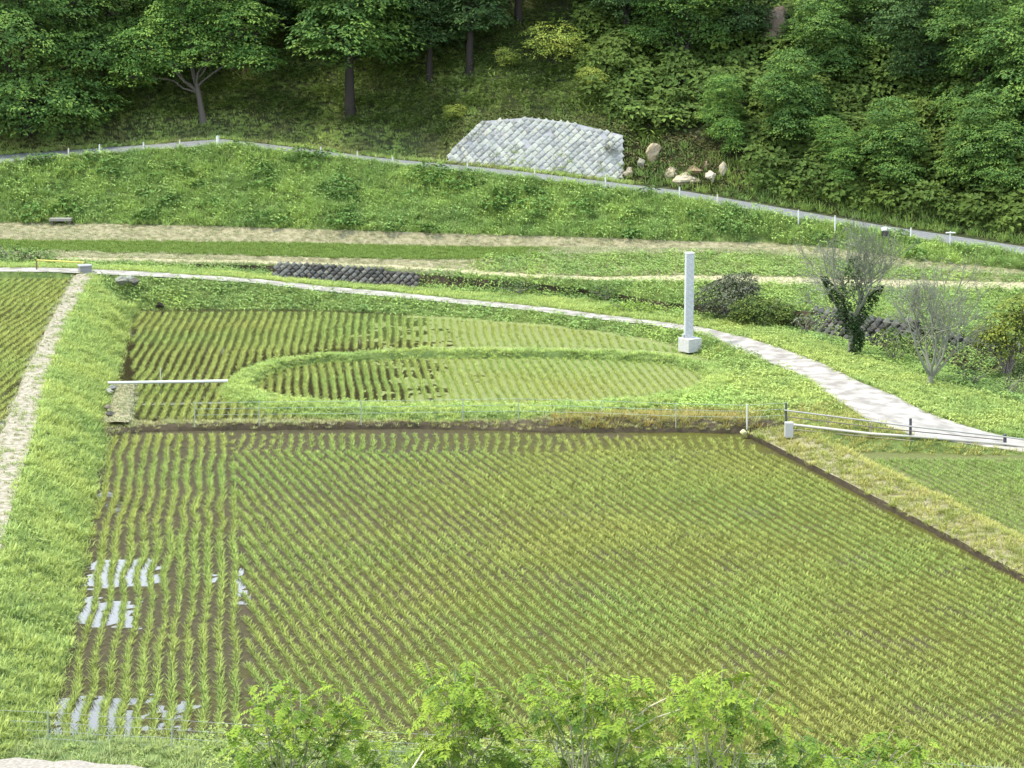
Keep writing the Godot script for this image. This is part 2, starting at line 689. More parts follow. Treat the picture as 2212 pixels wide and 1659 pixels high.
func make_materials() -> void:
	M.grass_soil = ground_mat(1, Color(0.078, 0.117, 0.033), Color(0.156, 0.208, 0.058), 0.22)
	M.dry_soil = ground_mat(2, Color(0.188, 0.175, 0.094), Color(0.350, 0.312, 0.200), 0.3)
	M.straw_soil = ground_mat(13, Color(0.33, 0.3, 0.17), Color(0.46, 0.42, 0.26), 0.5)
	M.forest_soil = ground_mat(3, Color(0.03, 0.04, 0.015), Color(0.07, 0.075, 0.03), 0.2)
	M.path_dirt = ground_mat(4, Color(0.2, 0.18, 0.12), Color(0.38, 0.34, 0.27), 0.45)
	M.concrete = ground_mat(5, Color(0.2, 0.182, 0.158), Color(0.36, 0.338, 0.3), 0.13, 0.9, 0.8)
	M.asphalt = ground_mat(6, Color(0.137, 0.142, 0.145), Color(0.206, 0.209, 0.209), 0.3, 0.9, 0.75)
	M.mud = ground_mat(8, Color(0.6, 0.6, 0.6), Color(1.0, 0.95, 0.9), 0.6, 0.9, 0.6, true)
	M.mud.metallic_specular = 0.1
	M.algae = ground_mat(14, Color(0.13, 0.15, 0.05), Color(0.22, 0.25, 0.085), 0.8, 0.9, 0.7)
	M.algae_dark = ground_mat(16, Color(0.085, 0.095, 0.03), Color(0.13, 0.14, 0.045), 0.8, 0.9, 0.7)
	M.bund_soil = ground_mat(9, Color(0.050, 0.040, 0.025), Color(0.100, 0.080, 0.050), 0.7)
	M.scar = ground_mat(12, Color(0.17, 0.12, 0.08), Color(0.3, 0.23, 0.16), 0.6)
	M.pale_soil = ground_mat(10, Color(0.252, 0.222, 0.180), Color(0.372, 0.336, 0.288), 0.8)
	var wt := StandardMaterial3D.new()
	wt.albedo_color = Color(0.2, 0.18, 0.12)
	wt.roughness = 0.03
	wt.metallic_specular = 0.6
	M.water = wt
	M.grass = leaf_mat(Color(0.75, 0.75, 0.75), 0.7)
	M.rice = leaf_mat(Color(0.75, 0.75, 0.75), 0.6)
	M.leaf = leaf_mat(Color(0.6, 0.6, 0.6), 0.65, 0.22)
	M.bark = vmat(0.9)
	M.mortar = vmat(0.95)
	M.stone = vmat(0.8)
	M.vc = vmat(0.7)
	M.pillar = ground_mat(15, Color(0.78, 0.77, 0.74), Color(1, 1, 1), 0.9, 0.75, 0.82, true)
	M.paint = plain(Color(0.72, 0.74, 0.73), 0.5)
	M.rock = vmat(0.9)

func g_green(p: Vector3) -> Color:
	var k := noise.get_noise_2d(p.x * 25.0, p.z * 25.0) * 0.5 + 0.5
	var q := noise.get_noise_2d(p.x * 90.0 + 77.0, p.z * 90.0) * 0.5 + 0.5
	var c := Color(0.196, 0.284, 0.092).lerp(Color(0.372, 0.422, 0.116), k)
	return c.lerp(Color(0.510, 0.405, 0.260), maxf(0.0, q - 0.62) * 1.6) * rng.randf_range(0.8, 1.15)

func g_bright(p: Vector3) -> Color:
	var k := noise.get_noise_2d(p.x * 30.0 + 40.0, p.z * 30.0) * 0.5 + 0.5
	return Color(0.279, 0.390, 0.125).lerp(Color(0.522, 0.552, 0.155), k) * rng.randf_range(0.8, 1.15)

func g_dry(p: Vector3) -> Color:
	var k := noise.get_noise_2d(p.x * 40.0 + 140.0, p.z * 60.0) * 0.5 + 0.5
	return Color(0.329, 0.332, 0.163).lerp(Color(0.549, 0.515, 0.326), clampf(k + rng.randfn() * 0.2, 0, 1)) * rng.randf_range(0.8, 1.1)

func g_slope(p: Vector3) -> Color:
	var k := noise.get_noise_2d(p.x * 30.0, p.y * 60.0 + 9.0) * 0.5 + 0.5
	return Color(0.170, 0.284, 0.099).lerp(Color(0.412, 0.517, 0.130), k) * rng.randf_range(0.75, 1.2)

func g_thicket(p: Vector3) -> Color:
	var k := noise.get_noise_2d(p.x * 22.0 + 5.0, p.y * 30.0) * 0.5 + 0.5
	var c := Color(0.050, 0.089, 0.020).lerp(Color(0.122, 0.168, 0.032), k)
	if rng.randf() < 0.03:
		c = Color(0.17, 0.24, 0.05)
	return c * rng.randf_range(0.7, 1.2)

func g_yellow(p: Vector3) -> Color:
	var k := noise.get_noise_2d(p.x * 60.0 + 3.0, p.z * 60.0) * 0.5 + 0.5
	return Color(0.240, 0.300, 0.060).lerp(Color(0.552, 0.456, 0.168), k) * rng.randf_range(0.8, 1.15)

func mixd(a: Array, b: Array) -> Array:
	var o := a.duplicate()
	o.append_array(b)
	return o

var T := {}
func build_land() -> void:
	T.short = tuft(18, 0.15, 0.14, 0.017, 0.5)
	T.tall = tuft(16, 0.42, 0.16, 0.028, 0.6)
	T.lawn = tuft(14, 0.1, 0.16, 0.03, 0.4)
	T.weed = weed(20, 0.2, 0.24, 0.11, 0.06)
	T.kudzu = weed(26, 0.5, 0.5, 0.28, 0.2)
	T.fern = weed(26, 0.4, 0.6, 0.34, 0.06)
	T.rice = tuft(18, 0.125, 0.06, 0.013, 0.4)

	# far base plane
	var base := MeshInstance3D.new()
	var pm := PlaneMesh.new()
	pm.size = Vector2(900, 900)
	base.mesh = pm
	base.material_override = M.grass_soil
	base.position = Vector3(0, -0.8, -100)
	struct(base, "ground", "green ground under the fields and hills")

	# ---- paddy water and mud
	var wm := MeshInstance3D.new()
	var wp := PlaneMesh.new()
	wp.size = Vector2(62, 34)
	wm.mesh = wp
	wm.material_override = M.water
	wm.position = Vector3(13, 0.0, -52)
	struct(wm, "paddy_water", "shallow water lying in the large front paddy")
	main_mud()
	# second paddy: thin water over mud
	paddy_sheet("paddy_water", "brown water of the paddy around the oval island", Rect2(-17, -91, 40, 22.3), 0.15)
	algae_sheet()
	var lp := loft([rail([[-900, 1300, 1.05], [-500, 960, 1.05], [-420, 760, 1.05], [-360, 594, 1.05]]), rail([[-80, 1140, 1.05], [5, 950, 1.05], [75, 795, 1.05], [158, 594, 1.05]])], 12, 4, 0.0)
	var lf := loft([rail([[-400, 588, 1.31], [-100, 587, 1.3], [60, 588, 1.29], [170, 590, 1.27]]), rail([[-400, 605, 1.0], [-100, 605, 1.0], [60, 605, 1.0], [158, 606, 1.0]])], 60, 2, 0.05, 0.8, 0.2)
	land("grass_bank", "low grass edge between farm road and left paddy", lf, M.grass_soil)
	sow(scatter(lf, 40, g_green, 0.5, 0.9), T.short, M.grass, "edge_grass", "grass edge between farm road and left paddy", "grass")
	land("paddy_water", "brown water of the paddy beyond the footpath", lp, M.water)

	# ---- left bank and footpath
	var inner := rail([[70, 1680, -0.08], [100, 1600, -0.06], [150, 1420, -0.05], [188, 1180, -0.05], [212, 1040, -0.05], [234, 950, -0.05], [222, 918, 0.1], [248, 830, 0.1], [268, 760, 0.1], [285, 690, 0.1], [302, 664, 0.12]])
	var mid := rail([[-30, 1680, 0.5], [40, 1500, 0.5], [95, 1250, 0.55], [135, 1060, 0.6], [165, 940, 0.62], [170, 880, 0.65], [185, 800, 0.7], [205, 740, 0.75], [225, 690, 0.8], [245, 650, 0.85]])
	var pr := rail([[-150, 1680, 1.2], [-60, 1360, 1.2], [0, 1190, 1.2], [38, 1050, 1.2], [75, 930, 1.2], [88, 860, 1.2], [112, 780, 1.2], [160, 662, 1.24], [203, 591, 1.28]])
	var pl := rail([[-300, 1600, 1.2], [-160, 1250, 1.2], [-70, 1090, 1.2], [2, 950, 1.2], [38, 860, 1.2], [65, 790, 1.2], [112, 695, 1.24], [166, 592, 1.28]])
	var pl2 := rail([[-310, 1590, 0.95], [-175, 1245, 0.95], [-85, 1090, 0.95], [-8, 953, 0.95], [28, 862, 0.95], [55, 795, 0.95], [102, 703, 0.95], [156, 600, 0.95]])
	var bank := loft([inner, mid, pr], 90, 5, 0.14, 0.6, 0.15)
	land("grass_bank", "bright green grass bank left of the front paddies", bank, M.grass_soil)
	var path := loft([pr, pl], 90, 3, 0.05, 0.8, 0.3)
	land("footpath", "pale dirt footpath at the left", path, M.path_dirt)
	var lb := loft([pl, pl2], 60, 2, 0.08, 0.8, 0.3)
	land("grass_bank", "low bank between footpath and left paddy", lb, M.path_dirt)
	sow(mixd(scatter(bank, 70, g_bright, 0.6, 1.2), []), T.short, M.grass, "bank_grass", "bright green grass covering the bank left of the front paddies", "grass")
	sow(scatter(bank, 4, g_green, 0.5, 0.9), T.weed, M.grass, "bank_weeds", "broad leaved weeds among the grass of the left bank", "weeds")
	sow(scatter(bank, 5, g_bright, 0.5, 0.8), T.tall, M.grass, "bank_grass", "longer grass standing on the left bank", "grass")
	sow(scatter(path, 16, g_green, 0.5, 0.9, 0.0, func(p): return noise.get_noise_2d(p.x * 90.0, p.z * 50.0) > 0.12), T.short, M.grass, "path_weeds", "green weeds growing over the dirt footpath", "weeds")
	sow(scatter(path, 10, g_dry, 0.4, 0.8), T.lawn, M.grass, "path_straw", "dry clippings scattered along the dirt footpath", "straw")
	sow(scatter(lb, 25, g_dry, 0.5, 0.9), T.short, M.grass, "edge_grass", "dry grass along the edge of the left paddy", "grass")

	# ---- bund between front paddy and second paddy
	var b0 := rail([[225, 955, -0.06], [300, 939, -0.06], [500, 935, -0.06], [900, 932, -0.06], [1100, 937, -0.06], [1180, 941, -0.06], [1320, 940, -0.06], [1480, 940, -0.06], [1695, 945, -0.06]])
	var b1 := rail([[225, 947, 0.04], [300, 930, 0.06], [500, 926, 0.06], [900, 923, 0.06], [1100, 927, 0.07], [1180, 928, 0.11], [1320, 926, 0.12], [1480, 929, 0.08], [1695, 926, 0.20]])
	var b2 := rail([[225, 928, 0.2], [300, 918, 0.2], [500, 914, 0.21], [900, 912, 0.21], [1100, 911, 0.23], [1180, 906, 0.33], [1320, 902, 0.36], [1480, 907, 0.3], [1695, 912, 0.38]])
	var b3 := rail([[225, 910, 0.08], [300, 909, 0.08], [500, 906, 0.08], [900, 902, 0.08], [1100, 896, 0.08], [1180, 892, 0.08], [1320, 885, 0.08], [1480, 880, 0.08], [1695, 896, 0.38]])
	var bund := loft([b0, b1, b2, b3], 150, 2, 0.07, 1.0, 0.3)
	land("bund", "straw topped earth bund behind the front paddy", bund, M.bund_soil)
	var bund_top := loft([b1, b2, b3], 150, 2, 0.05, 1.0, 0.3)
	sow(scatter(bund_top, 45, func(p): return g_yellow(p).lerp(g_dry(p), rng.randf() * 0.8), 0.5, 0.9), T.short, M.grass, "bund_grass", "yellowing grass on the bund behind the front paddy", "grass")

	sow(scatter(bund_top, 16, func(p): return Color(0.42, 0.3, 0.09).lerp(Color(0.3, 0.28, 0.08), rng.randf()), 0.5, 0.8, 0.0, func(p): var q := UV(p); return q.x > 1190 and q.x < 1640), T.tall, M.grass, "bund_reeds", "orange brown dry reeds on the right end of the bund", "reeds")

	# ---- right bund and right paddy
	var r0 := rail([[1612, 948, -0.06], [1700, 994, -0.06], [1900, 1099, -0.06], [2060, 1183, -0.06], [2230, 1277, -0.06], [2500, 1430, -0.06], [2700, 1570, -0.06]])
	var r1 := rail([[1618, 935, 0.18], [1702, 977, 0.18], [1902, 1079, 0.18], [2062, 1162, 0.18], [2232, 1254, 0.18], [2500, 1404, 0.18], [2700, 1540, 0.18]])
	var r2 := rail([[1690, 922, 0.42], [1790, 958, 0.45], [1870, 1000, 0.42], [2020, 1075, 0.4], [2150, 1142, 0.38], [2300, 1222, 0.38], [2560, 1370, 0.38], [2760, 1490, 0.38]])
	var r3 := rail([[1770, 950, 0.45], [1815, 975, 0.2], [1880, 1003, 0.2], [2035, 1078, 0.2], [2170, 1145, 0.2], [2320, 1225, 0.2], [2575, 1372, 0.2], [2780, 1490, 0.2]])
	var rb := loft([r0, r1], 130, 3, 0.06, 1.2, 0.3)
	land("bund", "dark wet earth face of the bund beside the front paddy", rb, M.bund_soil)
	var rt := loft([r1, r2, r3], 130, 3, 0.05, 1.0, 0.2)
	land("bund", "golden grassed top of the bund beside the front paddy", rt, M.dry_soil)
	sow(scatter(rt, 55, g_yellow, 0.6, 1.2), T.short, M.grass, "bund_grass", "golden and green grass on the bund right of the front paddy", "grass")
	var rp := loft([r3, rail([[1790, 940, 0.22], [1830, 962, 0.22], [2000, 964, 0.22], [2212, 966, 0.22], [2400, 980, 0.22], [2600, 1000, 0.22], [2900, 1060, 0.22], [3200, 1100, 0.22]])], 40, 4, 0.0)
	land("paddy_water", "weed covered water of the small right paddy", rp, M.algae_dark)

	# ---- farm road
	var N := [[-400, 588, 1.32], [-100, 586, 1.31], [100, 587, 1.30], [203, 591, 1.30], [300, 596, 1.20], [420, 602, 1.06], [560, 612, 0.86], [700, 629, 0.64], [830, 640, 0.56], [1000, 657, 0.46], [1150, 671, 0.43], [1300, 690, 0.40], [1420, 704, 0.44], [1507, 718, 0.48], [1583, 751, 0.54], [1687, 793, 0.60], [1743, 815, 0.64], [1777, 845, 0.66], [1826, 874, 0.67], [1862, 900, 0.68], [1965, 938, 0.60], [2069, 956, 0.42], [2173, 971, 0.30], [2300, 990, 0.27], [2600, 1030, 0.27]]
	var F := [[-400, 577, 1.32], [-100, 577, 1.31], [100, 578, 1.30], [203, 581, 1.30], [300, 586, 1.20], [420, 593, 1.06], [560, 603, 0.86], [700, 618, 0.64], [830, 629, 0.56], [1000, 646, 0.46], [1150, 660, 0.43], [1300, 679, 0.40], [1420, 694, 0.44], [1520, 707, 0.49], [1618, 730, 0.56], [1710, 760, 0.62], [1790, 790, 0.66], [1861, 827, 0.68], [1930, 853, 0.63], [2000, 890, 0.54], [2069, 914, 0.42], [2138, 935, 0.34], [2212, 952, 0.29], [2320, 972, 0.27], [2600, 1015, 0.27]]
	var road := loft([rail(N), rail(F)], 260, 4, 0.02, 1.0, 0.6)
	land("farm_road", "pale concrete farm road curving round the paddies", road, M.concrete)

	# bank from second paddy up to the road
	var q0 := rail([[225, 640, 0.8], [290, 672, 0.1], [400, 670, 0.1], [700, 673, 0.1], [990, 690, 0.1], [1164, 704, 0.1], [1300, 720, 0.1], [1400, 736, 0.1], [1470, 752, 0.12], [1540, 775, 0.2], [1580, 800, 0.25]])
	var q1 := rail([[196, 589, 1.26], [235, 598, 1.24], [300, 598, 1.17], [420, 604, 1.03], [560, 614, 0.83], [700, 631, 0.61], [830, 642, 0.53], [1000, 659, 0.43], [1150, 673, 0.40], [1300, 692, 0.37], [1420, 706, 0.41], [1507, 720, 0.45], [1583, 753, 0.51], [1640, 776, 0.54]])
	var rbk := loft([q0, q1], 150, 6, 0.12, 0.5, 0.15)
	land("grass_bank", "green bank below the farm road", rbk, M.grass_soil)
	sow(scatter(rbk, 45, func(p): return g_green(p) * 1.0, 0.6, 1.1), T.short, M.grass, "bank_grass", "green grass on the bank below the farm road", "grass")
	sow(scatter(rbk, 14, func(p): return g_slope(p), 0.6, 1.2), T.weed, M.grass, "bank_weeds", "dark leafy weeds on the bank below the farm road", "weeds")

	# lush corner between island, pillar, barrier and road
	var k0 := rail([[1470, 752, 0.1], [1545, 790, 0.1], [1560, 830, 0.1], [1500, 868, 0.1], [1560, 886, 0.3], [1680, 905, 0.4], [1770, 950, 0.45], [1815, 974, 0.2], [1960, 982, 0.18], [2212, 987, 0.18], [2400, 1006, 0.18], [2650, 1054, 0.18]])
	var k1 := rail([[1507, 716, 0.47], [1583, 752, 0.53], [1687, 794, 0.59], [1743, 816, 0.63], [1777, 846, 0.65], [1826, 875, 0.66], [1862, 901, 0.67], [1965, 939, 0.59], [2069, 957, 0.41], [2173, 972, 0.29], [2300, 991, 0.26], [2600, 1031, 0.26]])
	var corner := loft([k0, k1], 130, 8, 0.1, 0.6, 0.1)
	land("grass_bank", "lush grass corner between the oval island and the farm road", corner, M.grass_soil)
	sow(scatter(corner, 45, func(p): return g_bright(p) if p.z < -69.0 else g_yellow(p), 0.6, 1.2), T.short, M.grass, "corner_grass", "bright and yellowing grass beside the farm road", "grass")
	sow(scatter(corner, 6, g_bright, 0.6, 1.1, 0.0, func(p): return p.z < -68.0), T.weed, M.grass, "corner_weeds", "leafy weeds near the foot of the white pillar", "weeds")

	# ---- verge, stream, bank to the pale terrace, upper paddy, slope
	var G := [[-400, 568, 1.18], [0, 569, 1.18], [300, 577, 1.08], [560, 592, 0.75], [700, 607, 0.55], [830, 617, 0.49], [1000, 632, 0.40], [1150, 640, 0.40], [1300, 652, 0.40], [1450, 680, 0.44], [1560, 692, 0.47], [1700, 716, 0.50], [1850, 766, 0.50], [2000, 818, 0.50], [2212, 875, 0.50], [2600, 950, 0.50]]
	var B := [[-400, 566, 1.08], [0, 567, 1.08], [300, 575, 0.98], [560, 592, 0.60], [700, 605, 0.45], [830, 614, 0.41], [1000, 627, 0.35], [1150, 634, 0.35], [1300, 647, 0.35], [1450, 675, 0.35], [1560, 688, 0.30], [1700, 712, 0.20], [1850, 745, 0.10], [2000, 785, 0.06], [2212, 835, 0.00], [2600, 900, 0.00]]
	var Tt := [[-400, 563, 1.12], [0, 564, 1.12], [300, 568, 1.10], [560, 573, 0.98], [700, 578, 0.95], [830, 584, 0.91], [1000, 600, 0.85], [1150, 612, 0.77], [1300, 630, 0.70], [1450, 655, 0.70], [1560, 662, 0.79], [1700, 668, 0.95], [1850, 683, 1.05], [2000, 705, 0.99], [2212, 742, 0.90], [2600, 800, 0.90]]
	var P := [[-400, 562, 1.13], [0, 562, 1.13], [300, 564, 1.12], [560, 570, 1.00], [700, 574, 0.98], [830, 579, 0.95], [1000, 592, 0.90], [1150, 600, 0.95], [1300, 606, 1.00], [1480, 609, 1.10], [1650, 615, 1.12], [1800, 621, 1.14], [2000, 624, 1.15], [2212, 628, 1.15], [2600, 635, 1.15]]
	var P2 := [[-400, 555, 1.16], [0, 556, 1.16], [300, 558, 1.15], [560, 563, 1.05], [700, 568, 1.03], [830, 572, 1.01], [1000, 582, 0.98], [1150, 592, 1.00], [1300, 598, 1.02], [1480, 594, 1.12], [1650, 597, 1.15], [1800, 602, 1.17], [2000, 606, 1.18], [2212, 610, 1.17], [2600, 617, 1.17]]
	var C := [[-400, 541, 1.25], [0, 542, 1.25], [121, 543, 1.24], [300, 547, 1.23], [500, 551, 1.21], [700, 557, 1.20], [850, 560, 1.20], [1000, 561, 1.20], [1164, 553, 1.28], [1303, 550, 1.35], [1480, 548, 1.40], [1650, 552, 1.40], [1800, 565, 1.40], [2000, 585, 1.34], [2212, 600, 1.25], [2600, 612, 1.25]]
	var C2 := [[-400, 518, 1.26], [0, 519, 1.26], [139, 521, 1.25], [300, 522, 1.24], [500, 524, 1.23], [700, 527, 1.22], [850, 531, 1.22], [1000, 534, 1.22], [1164, 535, 1.30], [1303, 536, 1.37], [1480, 538, 1.42], [1650, 541, 1.42], [1800, 555, 1.42], [2000, 577, 1.37], [2212, 593, 1.30], [2600, 606, 1.30]]
	var D := [[-400, 478, 1.75], [0, 481, 1.75], [200, 483, 1.75], [400, 487, 1.75], [700, 496, 1.75], [1060, 507, 1.72], [1300, 514, 1.71], [1480, 521, 1.70], [1650, 524, 1.65], [1800, 535, 1.61], [2000, 563, 1.52], [2212, 583, 1.40], [2600, 598, 1.40]]
	var E := [[-500, 368, 4.00], [-200, 361, 4.12], [0, 352, 4.20], [150, 337, 4.40], [300, 326, 4.65], [400, 318, 4.85], [480, 312, 4.95], [600, 325, 4.70], [850, 355, 4.20], [1100, 379, 3.90], [1300, 404, 3.50], [1480, 427, 3.20], [1700, 467, 2.70], [1900, 502, 2.20], [2050, 525, 2.05], [2212, 549, 1.90], [2450, 588, 1.74], [2800, 640, 1.50]]
	var Fr := rail(F)
	var Gr := rail(G)
	var verge := loft([Fr, Gr], 200, 4, 0.08, 0.6, 0.1)
	land("grass_bank", "grass verge between farm road and stream", verge, M.grass_soil)
	sow(scatter(verge, 60, g_bright, 0.6, 1.2), T.short, M.grass, "verge_grass", "green grass on the verge behind the farm road", "grass")
	sow(scatter(verge, 7, g_bright, 0.5, 1.1, 0.0, func(p): return p.x > 6.0), T.weed, M.grass, "verge_weeds", "bright leafy weeds between farm road and stone channel", "weeds")
	var bed := loft([Gr, rail(B), rail(Tt)], 200, 3, 0.08, 0.7, 0.1)
	land("stream_bank", "bank of the channel behind the farm road", bed, M.bund_soil)
	sow(scatter(bed, 26, g_slope, 0.6, 1.1, 0.0, func(p): var q := UV(p); return q.x > 900 or q.x < 580), T.weed, M.grass, "channel_weeds", "dark weeds growing down the channel bank", "weeds")
	var tb := loft([rail(Tt), rail(P)], 200, 4, 0.12, 0.6, 0.1)
	land("grass_bank", "bank above the channel", tb, M.grass_soil)
	sow(scatter(tb, 40, func(p): return g_green(p) if UV(p).x > 980 else g_dry(p), 0.7, 1.4), T.short, M.grass, "terrace_grass", "grass on the bank above the channel", "grass")
	sow(scatter(tb, 12, g_slope, 0.6, 1.3, 0.0, func(p): return UV(p).x > 940), T.weed, M.grass, "terrace_weeds", "leafy weeds on the bank above the channel", "weeds")
	var ps := loft([rail(P), rail(P2)], 200, 2, 0.03, 0.6, 0.1)
	land("terrace_edge", "pale dry strip running along the terrace", ps, M.straw_soil)
	sow(scatter(ps, 25, g_dry, 0.3, 0.6), T.lawn, M.grass, "mown_grass", "pale dry mown grass along the terrace strip", "grass")
	var db := loft([rail(P2), rail(C)], 200, 4, 0.1, 0.6, 0.1)
	land("grass_bank", "dry and green bank in front of the upper paddy", db, M.dry_soil)
	sow(scatter(db, 40, func(p): return g_dry(p) if UV(p).x < 1010 + rng.randfn() * 40.0 else g_green(p), 0.5, 1.0), T.short, M.grass, "terrace_grass", "dry mown grass turning green in front of the upper paddy", "grass")
	sow(scatter(db, 14, g_slope, 0.6, 1.2, 0.0, func(p): return UV(p).x > 1030), T.weed, M.grass, "terrace_weeds", "green weeds on the bank right of the dry grass", "weeds")
	var up := loft([rail(C), rail(C2)], 120, 2, 0.02)
	land("upper_paddy", "narrow green paddy on the upper terrace", up, M.grass_soil)
	sow(scatter(up, 60, func(p): return Color(0.19, 0.26, 0.055) * rng.randf_range(0.85, 1.1) if UV(p).x < 1190 + rng.randfn() * 30.0 else g_dry(p), 0.7, 1.1), T.short, M.grass, "upper_rice", "even green rice in the narrow upper paddy", "rice")
	var dd := loft([rail(C2), rail(D)], 200, 4, 0.1, 0.6, 0.1)
	land("grass_bank", "mown straw coloured bank behind the upper paddy", dd, M.dry_soil)
	sow(scatter(dd, 40, func(p): return g_dry(p) if UV(p).x < 1690 + rng.randfn() * 40.0 else g_green(p), 0.4, 0.9), T.short, M.grass, "mown_grass", "straw coloured mown grass behind the upper paddy", "grass")
	var sl := loft([rail(D), rail(E)], 220, 12, 0.35, 0.35, 0.05)
	land("grass_slope", "green weedy slope below the upper road", sl, M.grass_soil)
	sow(scatter(sl, 32, g_slope, 0.5, 1.1), T.tall, M.grass, "slope_grass", "tall green grass on the slope below the upper road", "grass")
	sow(scatter(sl, 7, g_slope, 0.7, 1.3, 0.1), T.weed, M.grass, "slope_weeds", "leafy green weeds on the slope below the upper road", "weeds")
	sow(scatter(sl, 5, func(p): return Color(0.11, 0.2, 0.05) * rng.randf_range(0.7, 1.2), 0.5, 0.9, 0.1, func(p): return noise.get_noise_2d(p.x * 40.0 + 11.0, p.y * 60.0) > 0.22), T.kudzu, M.leaf, "slope_vines", "dark clumps of broad leaved vines on the slope below the upper road", "vines")
	var e2 := []
	for q in E2u:
		e2.append(q)
	var ur := loft([rail(E), rail(e2)], 200, 3, 0.01)
	land("upper_road", "narrow grey paved road along the foot of the hill", ur, M.asphalt)

	# ---- island: ring bund with paddy inside
	var ring := [[508, 832], [540, 800], [600, 780], [700, 766], [900, 758], [1100, 757], [1300, 759], [1440, 768], [1530, 788], [1560, 812], [1530, 838], [1430, 862], [1270, 878], [1060, 884], [850, 882], [700, 874], [600, 862], [540, 850]]
	var cpts := PackedVector3Array()
	for q in ring:
		cpts.append(W(q[0], q[1], 0.38))
	cpts.append(cpts[0])
	var cen := Vector3.ZERO
	for i in ring.size():
		cen += cpts[i] / ring.size()
	var ro := PackedVector3Array()
	var rm1 := PackedVector3Array()
	var rm2 := PackedVector3Array()
	var ri := PackedVector3Array()
	var inner_poly := PackedVector2Array()
	for i in cpts.size():
		var a := cpts[(i - 1 + ring.size()) % ring.size()]
		var b := cpts[(i + 1) % ring.size()]
		var t := (b - a).normalized()
		var out := Vector3(-t.z, 0, t.x)
		if out.dot(cpts[i] - cen) < 0:
			out = -out
		var near := clampf(out.z, 0, 1)
		var w := 0.32 + 0.55 * near
		ro.append(cpts[i] + out * (w + 0.25) - Vector3(0, 0.32, 0))
		rm1.append(cpts[i] + out * w * 0.6)
		rm2.append(cpts[i] - out * w * 0.6)
		var ip := cpts[i] - out * (w + 0.1)
		ri.append(Vector3(ip.x, 0.12, ip.z))
		if i < ring.size():
			inner_poly.append(Vector2(ip.x, ip.z))
	T.inner = inner_poly
	var rg := loft([ro, rm1, rm2, ri], 180, 2, 0.08, 0.8, 0.3)
	land("oval_bund", "grassy ring bund around the oval island paddy", rg, M.grass_soil)
	sow(scatter(rg, 75, func(p): return g_bright(p) * 1.15, 0.5, 1.0), T.short, M.grass, "ring_grass", "bright grass on the ring bund of the oval island", "grass")
	sow(scatter(rg, 8, g_green, 0.4, 0.9), T.weed, M.grass, "ring_weeds", "leafy weeds on the ring bund of the oval island", "weeds")
	# ragged grass in front of the ring on the right
	var apr := loft([rail([[860, 900, 0.2], [1100, 898, 0.22], [1300, 890, 0.25], [1500, 884, 0.25], [1640, 880, 0.3]]), rail([[900, 880, 0.3], [1100, 880, 0.3], [1300, 872, 0.3], [1450, 858, 0.3], [1580, 838, 0.3]])], 60, 4, 0.1, 0.7, 0.2)
	land("grass_bank", "grassy apron in front of the oval island", apr, M.grass_soil)
	sow(scatter(apr, 45, g_bright, 0.5, 1.1), T.short, M.grass, "apron_grass", "bright grass apron in front of the oval island", "grass")
	sow(scatter(apr, 22, func(p): return g_slope(p) * 1.3, 0.5, 1.0), T.weed, M.grass, "apron_weeds", "bluish green weeds in front of the oval island", "weeds")

	# ---- near bank under the camera
	var nb := []
	var prof := [[42.5, -0.1], [41.6, 0.1], [40.6, 0.3], [38.6, 0.4], [37.0, 0.45], [35.6, 0.5], [34.0, 0.6], [28.0, 2.2], [16.0, 6.6], [6.0, 11.6], [-4.0, 12.9], [-30.0, 13.0]]
	for q in prof:
		var row := PackedVector3Array()
		for x in range(-40, 41, 2):
			var tilt := clampf(0.13 * (x + 9.0), -0.5, 4.0) if q[0] > 30.0 else 0.0
			row.append(Vector3(x, q[1] + noise.get_noise_2d(x * 40.0, q[0] * 40.0) * 0.15, -(q[0] - 1.2 - tilt)))
		nb.append(row)
	var nbg := loft(nb, 90, 3, 0.08, 0.9, 0.2)
	land("near_bank", "weedy bank in front of the viewpoint", nbg, M.grass_soil)
	T.near = nbg
	sow(scatter(nbg, 30, func(p): return g_green(p).lerp(g_dry(p), 0.25), 0.6, 1.3, 0.0, func(p): return p.z < -34.0), T.short, M.grass, "near_grass", "green and straw grass behind the wire fence", "grass")
	sow(scatter(nbg, 5, g_green, 0.4, 0.8, 0.0, func(p): return p.z < -34.0), T.weed, M.grass, "near_weeds", "weeds along the foot of the wire fence", "weeds")

func paddy_sheet(called: String, label: String, r: Rect2, h: float) -> void:
	var o := MeshInstance3D.new()
	var p := PlaneMesh.new()
	p.size = r.size
	o.mesh = p
	o.material_override = M.water
	o.position = Vector3(r.get_center().x, h, r.get_center().y)
	struct(o, called, label)

# green film of algae and weed on the right half of the second paddy
func algae_sheet() -> void:
	var g := []
	for j in 130:
		var row := PackedVector3Array()
		for i in 220:
			var p := Vector3(lerpf(-10.0, 12.0, i / 219.0), 0, lerpf(-68.75, -89.0, j / 129.0))
			var q := UV(Vector3(p.x, 0.15, p.z))
			var k := (q.x - 900.0) / 420.0 + noise.get_noise_2d(p.x * 55.0, p.z * 40.0) * 0.6
			p.y = 0.15 + clampf(k * 0.012, -0.02, 0.012) + noise.get_noise_2d(p.x * 160.0, p.z * 160.0) * 0.004
			row.append(p)
		g.append(row)
	land("paddy_algae", "green film of water weed on the right of the island paddy", g, M.algae)

